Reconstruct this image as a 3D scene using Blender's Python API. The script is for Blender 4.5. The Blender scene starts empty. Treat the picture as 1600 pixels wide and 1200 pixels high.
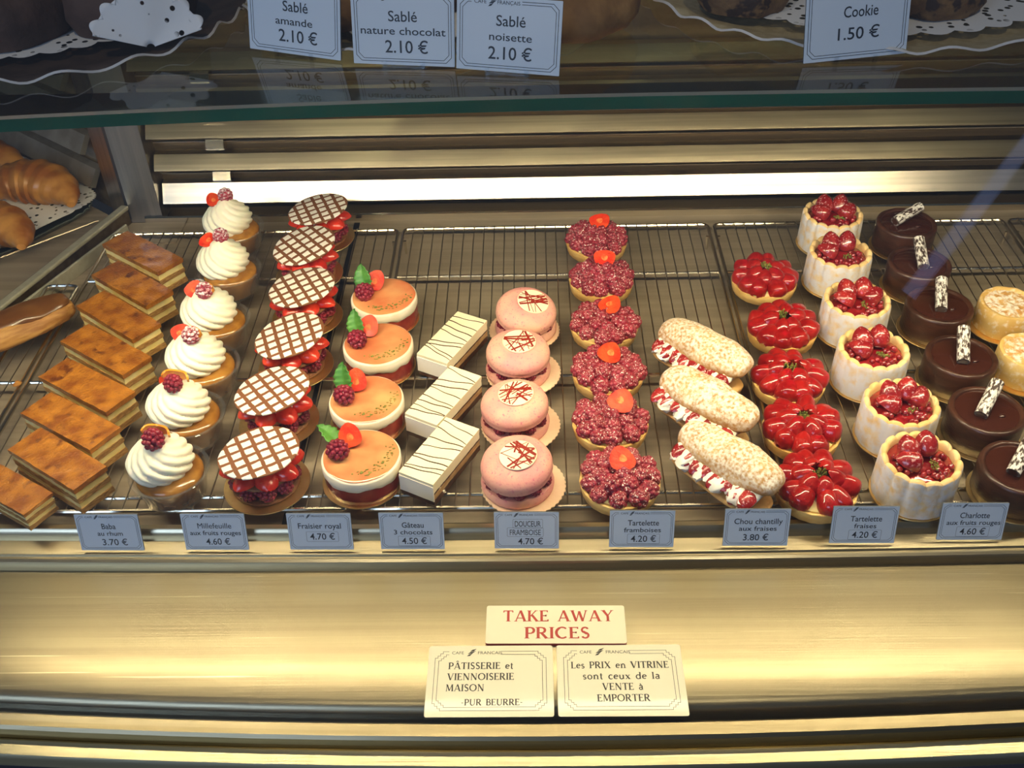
import bpy, bmesh, math, random
from math import sin, cos, pi, radians as R
from mathutils import Vector, Matrix, Euler, noise

random.seed(7)
scene = bpy.context.scene
COL = scene.collection
D = 0.80                                   # height of the wire racks above the shop floor

# ------------------------------------------------------------------ camera
cd = bpy.data.cameras.new('camera'); cam = bpy.data.objects.new('camera', cd); COL.objects.link(cam)
cd.sensor_width = 36; cd.lens = 36; cd.clip_start = .02; cd.clip_end = 60
_p, _y, _r = R(40), R(1.6), R(-1.75)
_f = Vector((-sin(_y)*cos(_p), cos(_y)*cos(_p), -sin(_p))); _rt = Vector((cos(_y), sin(_y), 0)); _up = _rt.cross(_f)
_x = _rt*cos(_r)+_up*sin(_r); _u = -_rt*sin(_r)+_up*cos(_r)
cam.matrix_world = Matrix(((_x.x, _u.x, -_f.x, 0), (_x.y, _u.y, -_f.y, 0), (_x.z, _u.z, -_f.z, D+.76), (0, 0, 0, 1)))
scene.camera = cam

# ------------------------------------------------------------------ world, lights, exposure
scene.view_settings.view_transform = 'Standard'; scene.view_settings.look = 'None'
scene.view_settings.gamma = 1; scene.view_settings.use_curve_mapping = False
scene.view_settings.exposure = 0.0
w = bpy.data.worlds.new('shop_interior'); scene.world = w; w.use_nodes = True
w.node_tree.nodes['Background'].inputs[0].default_value = (.45, .58, .85, 1)
w.node_tree.nodes['Background'].inputs[1].default_value = .10
def area(name, loc, target, sx, sy, power, color, spread=180):
    l = bpy.data.lights.new(name, 'AREA'); l.shape = 'RECTANGLE'; l.size = sx; l.size_y = sy
    l.energy = power; l.color = color; l.spread = R(spread)
    o = bpy.data.objects.new(name, l); COL.objects.link(o); o.location = loc
    o.rotation_euler = (Vector(target)-Vector(loc)).to_track_quat('-Z', 'Y').to_euler(); return o
area('case_tube_lamp', (.02, .778, D+.402), (.02, .93, D), 1.46, .022, 7.8, (1, .85, .54))
area('shop_window_daylight', (-1.7, -2.3, D+1.5), (0, .9, D+.3), 1.8, 1.3, 42, (.50, .68, 1))
def spot(name, loc, target, power, color, size, radius):
    l = bpy.data.lights.new(name, 'SPOT'); l.energy = power; l.color = color; l.spot_size = R(size); l.spot_blend = .6; l.shadow_soft_size = radius
    o = bpy.data.objects.new(name, l); COL.objects.link(o); o.location = loc
    o.rotation_euler = (Vector(target)-Vector(loc)).to_track_quat('-Z', 'Y').to_euler(); return o
spot('ceiling_halogen_lamp', (-.42, .10, D+1.75), (-.25, .72, D), 13, (1, .86, .60), 50, .03)
spot('ceiling_halogen_lamp', (.52, .10, D+1.75), (.3, .72, D), 13, (1, .86, .60), 50, .03)

for _x in (-.385, .425):                     # two small bulbs in the lamp strip
    spot('case_bulb', (_x, .786, D+.400), (_x*.8, .70, D), .30, (1, .86, .60), 150, .006)
streak = area('streak_reflection_light', (1.86, -2.6, .62), (1.86, 0, .62), .075, .78, .16, (.35, .5, 1))  # added lamp, made to reflect as a blue streak in the front glass
streak.matrix_world = Matrix(((-.81, .58, 0, 1.86), (0, 0, -1, -2.6), (.58, .81, 0, .60), (0, 0, 0, 1)))

# ------------------------------------------------------------------ materials
def M(name, c1, c2=None, scale=60, rough=.5, metal=0, bump=0, bscale=300, coat=0, crough=.06, sss=0, lo=.4, hi=.6, stretch=None,
      dust=None, dscale=500, dlo=.45, dhi=.55, dnz=None, c3=None, scale3=200, lo3=.55, hi3=.65, trans=0, emit=0, spec=.5, aniso=0):
    m = bpy.data.materials.new(name); m.use_nodes = True; nt = m.node_tree; N = nt.nodes; L = nt.links
    b = N['Principled BSDF']
    b.inputs['Roughness'].default_value = rough; b.inputs['Metallic'].default_value = metal
    b.inputs['Coat Weight'].default_value = coat; b.inputs['Coat Roughness'].default_value = crough
    b.inputs['Specular IOR Level'].default_value = spec
    if aniso: b.inputs['Anisotropic'].default_value = aniso
    if sss:
        b.inputs['Subsurface Weight'].default_value = sss; b.inputs['Subsurface Radius'].default_value = (.01, .005, .003); b.inputs['Subsurface Scale'].default_value = .6
    tc = N.new('ShaderNodeTexCoord'); oi = N.new('ShaderNodeObjectInfo'); mul = N.new('ShaderNodeMath'); mul.operation = 'MULTIPLY'; mul.inputs[1].default_value = 37
    L.new(oi.outputs['Random'], mul.inputs[0])
    vec = tc.outputs['Object']
    if stretch:
        mp = N.new('ShaderNodeMapping'); mp.inputs['Scale'].default_value = stretch; L.new(vec, mp.inputs[0]); vec = mp.outputs[0]
    def noisef(sc, det=3):
        n = N.new('ShaderNodeTexNoise'); n.noise_dimensions = '4D'; n.inputs['Scale'].default_value = sc; n.inputs['Detail'].default_value = det
        L.new(vec, n.inputs['Vector']); L.new(mul.outputs[0], n.inputs['W']); return n.outputs['Fac']
    def mapr(fac, a, z):
        r = N.new('ShaderNodeMapRange'); r.inputs[1].default_value = a; r.inputs[2].default_value = z; L.new(fac, r.inputs[0]); return r.outputs[0]
    def mixc(fac, ca, cb):
        x = N.new('ShaderNodeMix'); x.data_type = 'RGBA'; L.new(fac, x.inputs[0])
        for k, v in ((6, ca), (7, cb)):
            if isinstance(v, tuple): x.inputs[k].default_value = (*v, 1)
            else: L.new(v, x.inputs[k])
        return x.outputs[2]
    cur = c1
    if c2: cur = mixc(mapr(noisef(scale), lo, hi), c1, c2)
    if c3: cur = mixc(mapr(noisef(scale3), lo3, hi3), cur, c3)
    if dust:
        f = mapr(noisef(dscale), dlo, dhi)
        if dnz:
            g = N.new('ShaderNodeNewGeometry'); sx = N.new('ShaderNodeSeparateXYZ'); L.new(g.outputs['Normal'], sx.inputs[0])
            z = mapr(sx.outputs['Z'], dnz[0], dnz[1]); mm = N.new('ShaderNodeMath'); mm.operation = 'MULTIPLY'; L.new(f, mm.inputs[0]); L.new(z, mm.inputs[1]); f = mm.outputs[0]
        cur = mixc(f, cur, dust)
        rr = N.new('ShaderNodeMapRange'); rr.inputs[3].default_value = rough; rr.inputs[4].default_value = .9; L.new(f, rr.inputs[0]); L.new(rr.outputs[0], b.inputs['Roughness'])
    if isinstance(cur, tuple): b.inputs['Base Color'].default_value = (*cur, 1)
    else: L.new(cur, b.inputs['Base Color'])
    if bump:
        bp = N.new('ShaderNodeBump'); bp.inputs['Strength'].default_value = bump; bp.inputs['Distance'].default_value = .002
        L.new(noisef(bscale), bp.inputs['Height']); L.new(bp.outputs[0], b.inputs['Normal'])
    m['bsdf'] = b.name
    return m

def glassy(name, tint, gloss_tint=(1, 1, 1), rough=0.0, ior=1.5, haze=0.0):
    """a clear pane: lets light straight through, mirrors by Fresnel, with an optional diffuse film that paints in a pale haze"""
    m = bpy.data.materials.new(name); m.use_nodes = True; nt = m.node_tree; N = nt.nodes; L = nt.links
    N.remove(N['Principled BSDF']); out = N['Material Output']
    t = N.new('ShaderNodeBsdfTransparent'); t.inputs[0].default_value = (*tint, 1)
    g = N.new('ShaderNodeBsdfGlossy'); g.inputs[0].default_value = (*gloss_tint, 1); g.inputs['Roughness'].default_value = rough
    fr = N.new('ShaderNodeFresnel'); fr.inputs[0].default_value = ior
    geo = N.new('ShaderNodeNewGeometry')           # Fresnel must not see the back face as total internal reflection
    mp = N.new('ShaderNodeMix'); mp.data_type = 'FLOAT'; mp.inputs[2].default_value = ior; mp.inputs[3].default_value = 1/ior
    L.new(geo.outputs['Backfacing'], mp.inputs[0]); inv = mp
    mx = N.new('ShaderNodeMixShader'); L.new(inv.outputs[0], fr.inputs[0]); L.new(fr.outputs[0], mx.inputs[0]); L.new(t.outputs[0], mx.inputs[1]); L.new(g.outputs[0], mx.inputs[2])
    last = mx.outputs[0]
    if haze:
        d = N.new('ShaderNodeBsdfDiffuse'); d.inputs[0].default_value = (.8, .85, .95, 1); m2 = N.new('ShaderNodeMixShader'); m2.inputs[0].default_value = haze  # diffuse film paints a pale bluish haze onto the pane
        L.new(last, m2.inputs[1]); L.new(d.outputs[0], m2.inputs[2]); last = m2.outputs[0]
    L.new(last, out.inputs[0]); return m

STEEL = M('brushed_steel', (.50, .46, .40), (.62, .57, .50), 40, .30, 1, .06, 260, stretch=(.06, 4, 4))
STEEL_R = M('recess_shade_steel', (.17, .125, .075), (.22, .165, .10), 30, .4, .8, .06, 200, stretch=(.08, 3, 3))  # steel darkened to paint in the shade of the recesses
STEEL_D = M('dull_brown_steel', (.25, .20, .14), (.32, .26, .185), 30, .58, .15, .10, 200, stretch=(.08, 3, 3))
STEEL_S = M('scratched_sheet_steel', (.33, .275, .175), (.39, .33, .21), 22, .34, 1, .06, 160, stretch=(.05, 5, 5), c3=(.62, .54, .36), scale3=70, lo3=.66, hi3=.70)
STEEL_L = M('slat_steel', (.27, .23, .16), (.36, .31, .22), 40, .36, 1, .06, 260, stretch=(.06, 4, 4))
STEEL_P = M('polished_steel', (.72, .67, .58), None, 20, .16, 1)
STEEL_B = M('post_steel', (.42, .43, .46), (.50, .50, .52), 40, .33, 1, .05, 200, stretch=(4, 4, .1))
WIRE = M('wire_steel', (.70, .64, .52), None, 20, .22, 1)
WIRE_D = M('dull_wire_steel', (.34, .29, .22), None, 20, .35, 1)
DARK = M('dark_gap', (.012, .012, .014), None, 20, .5)  # near-black for the deck joint and for shade painted into gaps
BASE = M('dark_blue_lacquer', (.018, .020, .034), (.026, .028, .045), 8, .25, 0, 0, coat=.3)
GLASS = glassy('front_glass', (.985, .99, .985), haze=.006)
GLASS_SH = glassy('shelf_glass', (.70, .73, .67))
GLASS_G = M('ground_glass_bevel', (.75, .78, .70), None, 400, .7, trans=1)
GLASS_G.node_tree.nodes['Principled BSDF'].inputs['Transmission Weight'].default_value = .8
GLASS_E = M('green_glass_edge', (.010, .085, .050), (.014, .12, .068), 12, .12, 0, 0, stretch=(.3, 2, 2), coat=.5)
CUP = glassy('clear_plastic', (.95, .94, .91), rough=.04, ior=1.55, haze=.025)
CLIP = glassy('clear_acrylic', (.93, .95, .97), rough=.02, ior=1.5)
GOLD = M('gold_card', (.92, .66, .27), (.97, .75, .36), 30, .40, 1, .25, 240)
LAMP = M('lamp_housing', (.55, .50, .40), None, 20, .35, 1)
PUFF_TOP = M('caramelised_pastry', (.24, .066, .006), (.50, .19, .018), 55, .32, 0, .8, 420, coat=.9, crough=.04, lo=.35, hi=.65, c3=(.13, .032, .005), scale3=75, lo3=.58, hi3=.70)
PUFF = M('puff_pastry', (.30, .14, .03), (.52, .29, .08), 160, .7, 0, .7, 500, stretch=(1, 1, 5))
CUSTARD = M('custard', (.78, .62, .22), (.86, .73, .36), 60, .5, 0, .15, 160)
CREAM = M('whipped_cream', (.95, .91, .74), None, 40, .42, 0, .05, 160, sss=.15)
CREAM_W = M('white_cream', (.90, .85, .74), None, 40, .45, 0, .12, 200)
BABA = M('rum_soaked_cake', (.28, .11, .014), (.42, .19, .03), 60, .22, 0, .25, 160, coat=.8)
RASP = M('raspberry', (.20, .008, .025), (.28, .015, .038), 90, .35, 0, .1, 500, coat=.25, spec=.4)
RASP_S = M('sugared_raspberry', (.24, .010, .022), (.33, .022, .045), 90, .35, 0, .1, 500, dust=(.88, .74, .66), dscale=700, dlo=.59, dhi=.63, dnz=(0, .5), coat=.15)
RASP_F = M('frosted_raspberry', (.30, .012, .04), (.40, .03, .07), 90, .4, 0, .2, 500, dust=(.85, .76, .78), dscale=300, dlo=.42, dhi=.62, dnz=(-.1, .6))
SB_SKIN = M('strawberry_skin', (.62, .022, .010), (.74, .05, .018), 50, .22, 0, .25, 420, coat=.6, c3=(.80, .38, .10), scale3=430, lo3=.70, hi3=.74)
SB_GLZ = M('glazed_strawberry', (.27, .004, .005), (.38, .012, .009), 60, .35, 0, .6, 210, coat=1, crough=.03, spec=.15, c3=(.40, .005, .012), scale3=70)
SB_DK = M('dark_glazed_strawberry', (.24, .008, .012), (.38, .022, .020), 60, .25, 0, .3, 200, coat=.8, dust=(.75, .45, .45), dscale=420, dlo=.58, dhi=.68, dnz=(.2, .9))
SB_IN = M('strawberry_flesh', (.70, .028, .008), (.80, .075, .018), 70, .35, 0, .5, 260, coat=.12, spec=.25)
SB_MID = M('strawberry_heart', (.88, .26, .08), (.80, .09, .02), 190, .45, 0, 0, spec=.15)
APRICOT = M('candied_orange_peel', (.80, .25, .01), (.86, .36, .03), 40, .3, 0, .1, coat=.5)
MINT = M('mint_leaf', (.06, .22, .03), (.11, .32, .05), 60, .4, 0, .4, 180)
CAKE = M('sponge', (.60, .36, .13), (.70, .46, .19), 120, .8, 0, .6, 420)
CRUST = M('tart_crust', (.66, .38, .10), (.78, .52, .18), 50, .6, 0, .25, 240)
GELEE = M('red_fruit_jelly', (.26, .022, .018), (.42, .06, .03), 50, .18, 0, .15, 120, coat=.8)
MOUSSE = M('white_mousse', (.86, .77, .58), (.90, .83, .68), 50, .5, 0, .1, 120, c3=(.80, .60, .36), scale3=40, lo3=.62, hi3=.8)
GLAZE = M('peach_mirror_glaze', (.72, .20, .08), (.82, .40, .16), 26, .08, 0, .05, 60, coat=1, lo=.38, hi=.68)
PISTA = M('pistachio_crumb', (.13, .16, .018), (.27, .23, .035), 260, .6, 0, .4, 400)
WHITECHOC = M('white_chocolate', (.93, .83, .56), (.95, .87, .64), 30, .4, 0, .03)
MILKCHOC = M('milk_mousse', (.42, .24, .09), (.56, .37, .17), 90, .6, 0, .3, 300, stretch=(1, 1, 4))
DARKCHOC = M('dark_chocolate', (.055, .018, .008), (.085, .028, .012), 50, .32, 0, .1, 150, coat=.25)
CHOC_SIDE = M('chocolate_band', (.042, .015, .008), (.070, .024, .012), 40, .36, 0, .25, 130, coat=.2, stretch=(1, 1, 3))
CHOC_GLZ = M('chocolate_glaze', (.050, .014, .008), None, 50, .12, 0, .03, 60, coat=.8)
CIGAR = M('sugared_chocolate_roll', (.045, .02, .012), None, 50, .5, 0, .3, 300, dust=(.86, .82, .76), dscale=420, dlo=.44, dhi=.55, dnz=(-.5, .4), stretch=(.5, 1, 1))
BISCUIT = M('brown_lattice_biscuit', (.20, .075, .022), (.27, .11, .035), 120, .6, 0, .2, 300)
PINK = M('pink_macaron_shell', (.76, .31, .29), (.86, .47, .34), 22, .62, 0, .14, 500, c3=(.62, .09, .22), scale3=420, lo3=.58, hi3=.74)
REDLINE = M('red_cocoa_line', (.30, .022, .010), None, 40, .4)
PAPER_B = M('scalloped_card', (.80, .55, .36), (.86, .64, .44), 30, .5, 0, .1)
BUN = M('choux_bun', (.46, .22, .055), (.62, .36, .12), 50, .6, 0, .35, 200, dust=(.84, .79, .68), dscale=300, dlo=.36, dhi=.62, dnz=(-.2, .55))
BUN_B = M('choux_base', (.55, .29, .08), (.68, .42, .15), 50, .6, 0, .35, 200)
SPONGE_W = M('sugared_sponge_finger', (.76, .52, .24), (.82, .62, .32), 50, .8, 0, .3, 300, dust=(.76, .73, .74), dscale=110, dlo=.30, dhi=.56)
SPONGE_T = M('sponge_finger_tip', (.80, .52, .20), (.86, .62, .30), 60, .8, 0, .3, 300)
APPLE_S = M('golden_sponge_wall', (.70, .42, .11), (.80, .55, .20), 30, .65, 0, .25, 200, dust=(.90, .82, .66), dscale=160, dlo=.5, dhi=.75)
APPLE_T = M('baked_apple_top', (.58, .26, .06), (.74, .44, .14), 80, .5, 0, .5, 240, dust=(.90, .82, .70), dscale=200, dlo=.42, dhi=.6)
COULIS = M('red_coulis', (.22, .006, .010), (.34, .016, .018), 80, .12, 0, .3, 180, coat=1)
CROISS = M('croissant_crust', (.30, .095, .014), (.52, .23, .045), 35, .4, 0, .25, 120, coat=.2)
ECL = M('eclair_pastry', (.30, .12, .022), (.48, .24, .06), 60, .6, 0, .4, 120, stretch=(.5, 3, 3))
ECL_T = M('chocolate_icing', (.12, .045, .014), (.17, .07, .02), 40, .28, 0, .1, coat=.5)
PAPER = M('paper_doily', (.80, .80, .80), None, 40, .8)
TRAYC = M('gold_tray_card', (.50, .40, .22), (.60, .50, .30), 140, .5, .3, .15, 300)
TRAYD = M('dark_brown_tray', (.055, .035, .026), (.085, .055, .04), 60, .5)
TRAYE = M('pale_tray_edge', (.62, .60, .60), None, 30, .6)
TRAYG = M('dark_green_tray', (.10, .12, .10), (.14, .16, .13), 30, .35, .5)
COOKIE_D = M('dark_cocoa_biscuit', (.050, .024, .016), (.085, .042, .028), 35, .75, 0, .6, 120)
COOKIE_A = M('almond_biscuit', (.22, .11, .035), (.33, .18, .06), 35, .7, 0, .5, 140)
COOKIE_C = M('chunky_chocolate_biscuit', (.13, .065, .025), (.22, .12, .045), 55, .75, 0, .9, 150, c3=(.035, .016, .010), scale3=60, lo3=.52, hi3=.58)
CARD = M('white_card', (.66, .75, .88), None, 30, .5)
CARD_E = M('card_edge_grey', (.10, .11, .13), None, 30, .5)
PLATE_M = M('ivory_plate', (.88, .82, .60), None, 30, .3, 0, 0, coat=.2)
PLATE_K = M('black_plate_edge', (.02, .018, .02), None, 30, .35)
PLATE_R = M('red_plate_edge', (.40, .03, .02), None, 30, .35)
INK = M('dark_ink', (.025, .03, .045), None, 30, .5)
INK_R = M('red_ink', (.45, .035, .02), None, 30, .5)
INK_K = M('black_ink', (.03, .025, .02), None, 30, .5)
FLOOR = M('floor_tiles', (.12, .10, .08), (.15, .13, .10), 3, .5)
WALL = M('wall_paint', (.25, .22, .18), (.28, .24, .2), 2, .8)

# white sugar squares stencilled on the biscuit: a pattern of the disc itself
def lattice_mat():
    m = M('sugar_lattice', (.22, .085, .028)); nt = m.node_tree; N = nt.nodes; L = nt.links; b = N['Principled BSDF']
    b.inputs['Roughness'].default_value = .75
    tc = N.new('ShaderNodeTexCoord'); sp = N.new('ShaderNodeSeparateXYZ')
    nz = N.new('ShaderNodeTexNoise'); nz.inputs['Scale'].default_value = 130; mad = N.new('ShaderNodeVectorMath'); mad.operation = 'MULTIPLY_ADD'
    mad.inputs[1].default_value = (.0022,)*3; L.new(tc.outputs['Object'], nz.inputs['Vector']); L.new(nz.outputs['Color'], mad.inputs[0]); L.new(tc.outputs['Object'], mad.inputs[2]); L.new(mad.outputs[0], sp.inputs[0])
    fs = []
    for ax in 'XY':
        k = N.new('ShaderNodeMath'); k.operation = 'MULTIPLY'; k.inputs[1].default_value = 1/.0136; L.new(sp.outputs[ax], k.inputs[0])
        fr = N.new('ShaderNodeMath'); fr.operation = 'FRACT'; L.new(k.outputs[0], fr.inputs[0])
        su = N.new('ShaderNodeMath'); su.operation = 'SUBTRACT'; su.inputs[1].default_value = .5; L.new(fr.outputs[0], su.inputs[0])
        ab = N.new('ShaderNodeMath'); ab.operation = 'ABSOLUTE'; L.new(su.outputs[0], ab.inputs[0]); fs.append(ab.outputs[0])
    mx = N.new('ShaderNodeMath'); mx.operation = 'MAXIMUM'; L.new(fs[0], mx.inputs[0]); L.new(fs[1], mx.inputs[1])
    r = N.new('ShaderNodeMapRange'); r.inputs[1].default_value = .352; r.inputs[2].default_value = .325; L.new(mx.outputs[0], r.inputs[0])
    x = N.new('ShaderNodeMix'); x.data_type = 'RGBA'; x.inputs[6].default_value = (.20, .07, .022, 1); x.inputs[7].default_value = (.93, .88, .80, 1)
    L.new(r.outputs[0], x.inputs[0]); L.new(x.outputs[2], b.inputs['Base Color']); return m
LATTICE = lattice_mat()
def doily_mat():
    m = bpy.data.materials.new('lace_paper'); m.use_nodes = True; nt = m.node_tree; N = nt.nodes; L = nt.links; b = N['Principled BSDF']
    b.inputs['Base Color'].default_value = (.80, .80, .82, 1); b.inputs['Roughness'].default_value = .8
    tc = N.new('ShaderNodeTexCoord'); v = N.new('ShaderNodeTexVoronoi'); v.inputs['Scale'].default_value = 105; L.new(tc.outputs['UV'], v.inputs['Vector'])
    r = N.new('ShaderNodeMapRange'); r.inputs[1].default_value = .27; r.inputs[2].default_value = .30; L.new(v.outputs['Distance'], r.inputs[0])
    sp = N.new('ShaderNodeSeparateXYZ'); L.new(tc.outputs['UV'], sp.inputs[0])
    # holes only in the lace band: uv.z is not available, the band is stored in a colour attribute
    at = N.new('ShaderNodeAttribute'); at.attribute_name = 'lace'
    mm = N.new('ShaderNodeMath'); mm.operation = 'SUBTRACT'; mm.inputs[0].default_value = 1; L.new(at.outputs['Fac'], mm.inputs[1])
    mx = N.new('ShaderNodeMath'); mx.operation = 'MAXIMUM'; L.new(r.outputs[0], mx.inputs[0]); L.new(mm.outputs[0], mx.inputs[1]); L.new(mx.outputs[0], b.inputs['Alpha'])
    return m
LACE = doily_mat()

# ------------------------------------------------------------------ mesh helpers
class B:
    """collects shapes into one mesh"""
    def __init__(s): s.v = []; s.f = []; s.m = []
    def add(s, vs, fs, mi=0, mat=None):
        o = len(s.v)
        s.v += [tuple(mat @ Vector(v)) if mat else tuple(v) for v in vs]
        s.f += [tuple(o+i for i in f) for f in fs]; s.m += [mi]*len(fs); return s
    def box(s, x0, x1, y0, y1, z0, z1, mi=0, mat=None):
        v = [(x, y, z) for z in (z0, z1) for y in (y0, y1) for x in (x0, x1)]
        return s.add(v, [(0, 2, 3, 1), (4, 5, 7, 6), (0, 1, 5, 4), (2, 6, 7, 3), (0, 4, 6, 2), (1, 3, 7, 5)], mi, mat)
    def grid(s, fn, nu, nv, wrap=True, cap0=False, cap1=False, mi=0):
        """fn(u, v) with u round (0..1) and v along (0..1)"""
        n = nu if wrap else nu+1
        vs = [fn(i/nu, j/nv) for j in range(nv+1) for i in range(n)]
        fs = []
        for j in range(nv):
            for i in range(nu):
                a = j*n+i; b = j*n+(i+1) % n
                fs.append((a, b, b+n, a+n))
        if cap0: fs.append(tuple(range(n-1, -1, -1)))
        if cap1: fs.append(tuple(range(nv*n, nv*n+n)))
        return s.add(vs, fs, mi)
    def lathe(s, prof, seg=40, mi=0, wob=None, cap0=True, cap1=True, off=(0, 0)):
        k = len(prof)-1
        def fn(u, v):
            r, z = prof[round(v*k)]; a = 2*pi*u
            if wob: r, z = wob(r, z, a)
            return (off[0]+r*cos(a), off[1]+r*sin(a), z)
        return s.grid(fn, seg, k, True, cap0, cap1, mi)
    def tube(s, pts, r, seg=6, closed=False, mi=0):
        pts = [Vector(p) for p in pts]; n = len(pts); rings = []
        rr = r if hasattr(r, '__len__') else [r]*n
        ref = Vector((.13, .21, .97)) if abs((pts[1]-pts[0]).normalized().z) < .8 else Vector((1, .1, .05))
        for i, p in enumerate(pts):
            a = pts[(i-1) % n] if (closed or i > 0) else p; b = pts[(i+1) % n] if (closed or i < n-1) else p
            t = (b-a).normalized(); u = t.cross(ref).normalized(); w_ = u.cross(t)
            rings.append([tuple(p+(u*cos(2*pi*k/seg)+w_*sin(2*pi*k/seg))*rr[i]) for k in range(seg)])
        vs = [v for rg in rings for v in rg]; fs = []
        for i in range(n if closed else n-1):
            for k in range(seg):
                a = i*seg+k; b = i*seg+(k+1) % seg; c = ((i+1) % n)*seg
                fs.append((a, b, c+(k+1) % seg, c+k))
        if not closed: fs += [tuple(range(seg-1, -1, -1)), tuple(range((n-1)*seg, n*seg))]
        return s.add(vs, fs, mi)
    def ribbon(s, pts, w_, z=0, closed=False, mi=0):
        """flat mitred line in XY"""
        P_ = []
        for q in pts:
            q = Vector((q[0], q[1]))
            if not P_ or (q-P_[-1]).length > 1e-7: P_.append(q)
        if closed and (P_[0]-P_[-1]).length < 1e-7: P_.pop()
        n = len(P_); L_ = []
        for i in range(n):
            a = P_[(i-1) % n] if (closed or i) else None; c = P_[(i+1) % n] if (closed or i < n-1) else None
            d1 = (P_[i]-a).normalized() if a is not None else (c-P_[i]).normalized()
            d2 = (c-P_[i]).normalized() if c is not None else d1
            n1, n2 = Vector((-d1.y, d1.x)), Vector((-d2.y, d2.x)); m = n1+n2
            m = n1 if m.length < 1e-6 else m.normalized(); k = w_/2/max(.35, m.dot(n1)); L_.append((P_[i]-m*k, P_[i]+m*k))
        vs = [(v.x, v.y, z) for pr in L_ for v in pr]
        return s.add(vs, [(2*i, 2*((i+1) % n), 2*((i+1) % n)+1, 2*i+1) for i in range(n if closed else n-1)], mi)
    def prism(s, prof, x0, x1, mi=0, bend=None, nx=1):
        """profile of (y, z) swept along x; bend(x) -> dy"""
        k = len(prof)
        vs = []
        for i in range(nx+1):
            x = x0+(x1-x0)*i/nx; d = bend(x) if bend else 0
            vs += [(x, p[0]+d, p[1]) for p in prof]
        fs = []
        for i in range(nx):
            for j in range(k):
                a = i*k+j; b = i*k+(j+1) % k
                fs.append((a, b, b+k, a+k))
        fs += [tuple(range(k)), tuple(range((nx+1)*k-1, nx*k-1, -1))]
        return s.add(vs, fs, mi)
    def blob(s, c, rad, seg=16, rings=10, amp=0, freq=60, mi=0, seed=0):
        def fn(u, v):
            a = 2*pi*u; t = pi*(v*.998+.001)
            d = Vector((sin(t)*cos(a), sin(t)*sin(a), -cos(t)))
            k = 1+(amp*noise.noise(d*freq*.03+Vector((seed*3.7, 0, 0))) if amp else 0)
            return (c[0]+d.x*rad[0]*k, c[1]+d.y*rad[1]*k, c[2]+d.z*rad[2]*k)
        return s.grid(fn, seg, rings, True, True, True, mi)
    def mesh(s, name, mats, smooth=40):
        me = bpy.data.meshes.new(name); me.from_pydata(s.v, [], s.f)
        for m in (mats if isinstance(mats, (list, tuple)) else [mats]): me.materials.append(m)
        me.polygons.foreach_set('material_index', s.m); me.validate(); me.update()
        bm = bmesh.new(); bm.from_mesh(me); bmesh.ops.recalc_face_normals(bm, faces=bm.faces); bm.to_mesh(me); bm.free()
        if smooth:
            me.shade_smooth() if hasattr(me, 'shade_smooth') else me.polygons.foreach_set('use_smooth', [True]*len(me.polygons))
            try: me.set_sharp_from_angle(angle=R(smooth))
            except Exception: pass
        return me

def bevel(me, off, seg=2):
    bm = bmesh.new(); bm.from_mesh(me)
    es = [e for e in bm.edges if len(e.link_faces) == 2 and e.calc_face_angle(0) > R(30)]
    bmesh.ops.bevel(bm, geom=es, offset=off, segments=seg, affect='EDGES', profile=.6, clamp_overlap=True); bm.to_mesh(me); bm.free(); return me

def part(name, me, parent=None, loc=(0, 0, 0), rot=(0, 0, 0), sc=None, label=None):
    o = bpy.data.objects.new(name, me); COL.objects.link(o); o.location = loc; o.rotation_euler = rot
    if sc: o.scale = sc if hasattr(sc, '__len__') else (sc,)*3
    if parent: o.parent = parent
    if label: o['label'] = label
    return o
def tag(o, label, cat, group=None, kind=None):
    o['label'] = label; o['category'] = cat
    if group: o['group'] = group
    if kind: o['kind'] = kind
    return o
def thing(name, label, cat, loc, rz=0, group=None):
    o = bpy.data.objects.new(name, None); COL.objects.link(o); o.empty_display_size = .01
    o.location = loc; o.rotation_euler = (0, 0, rz); return tag(o, label, cat, group)
def struct(name, me):
    o = part(name, me); o['kind'] = 'structure'; o['label'] = name.replace('_', ' '); return o

# ------------------------------------------------------------------ the shop around the case
struct('floor', B().box(-4, 4, -4, 3, -.05, 0).mesh('floor', FLOOR))
struct('wall_back', B().box(-4, 4, 2.6, 2.7, 0, 2.8).mesh('wall_back', WALL))

# ------------------------------------------------------------------ the display case
case = thing('display_case', 'long stainless steel and glass refrigerated pastry counter holding the cakes', 'display case', (0, .9, 0))
def cpart(name, me, **k): return part(name, me, case, (0, -.9, 0), **k)
def P(prof): return [(y, z+D) for y, z in prof]
lens_bow = lambda x: .016*(x/.5)**2             # counter front bent in shape to imitate the lens's barrel distortion
XL, XR = -1.6, 1.6
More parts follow.
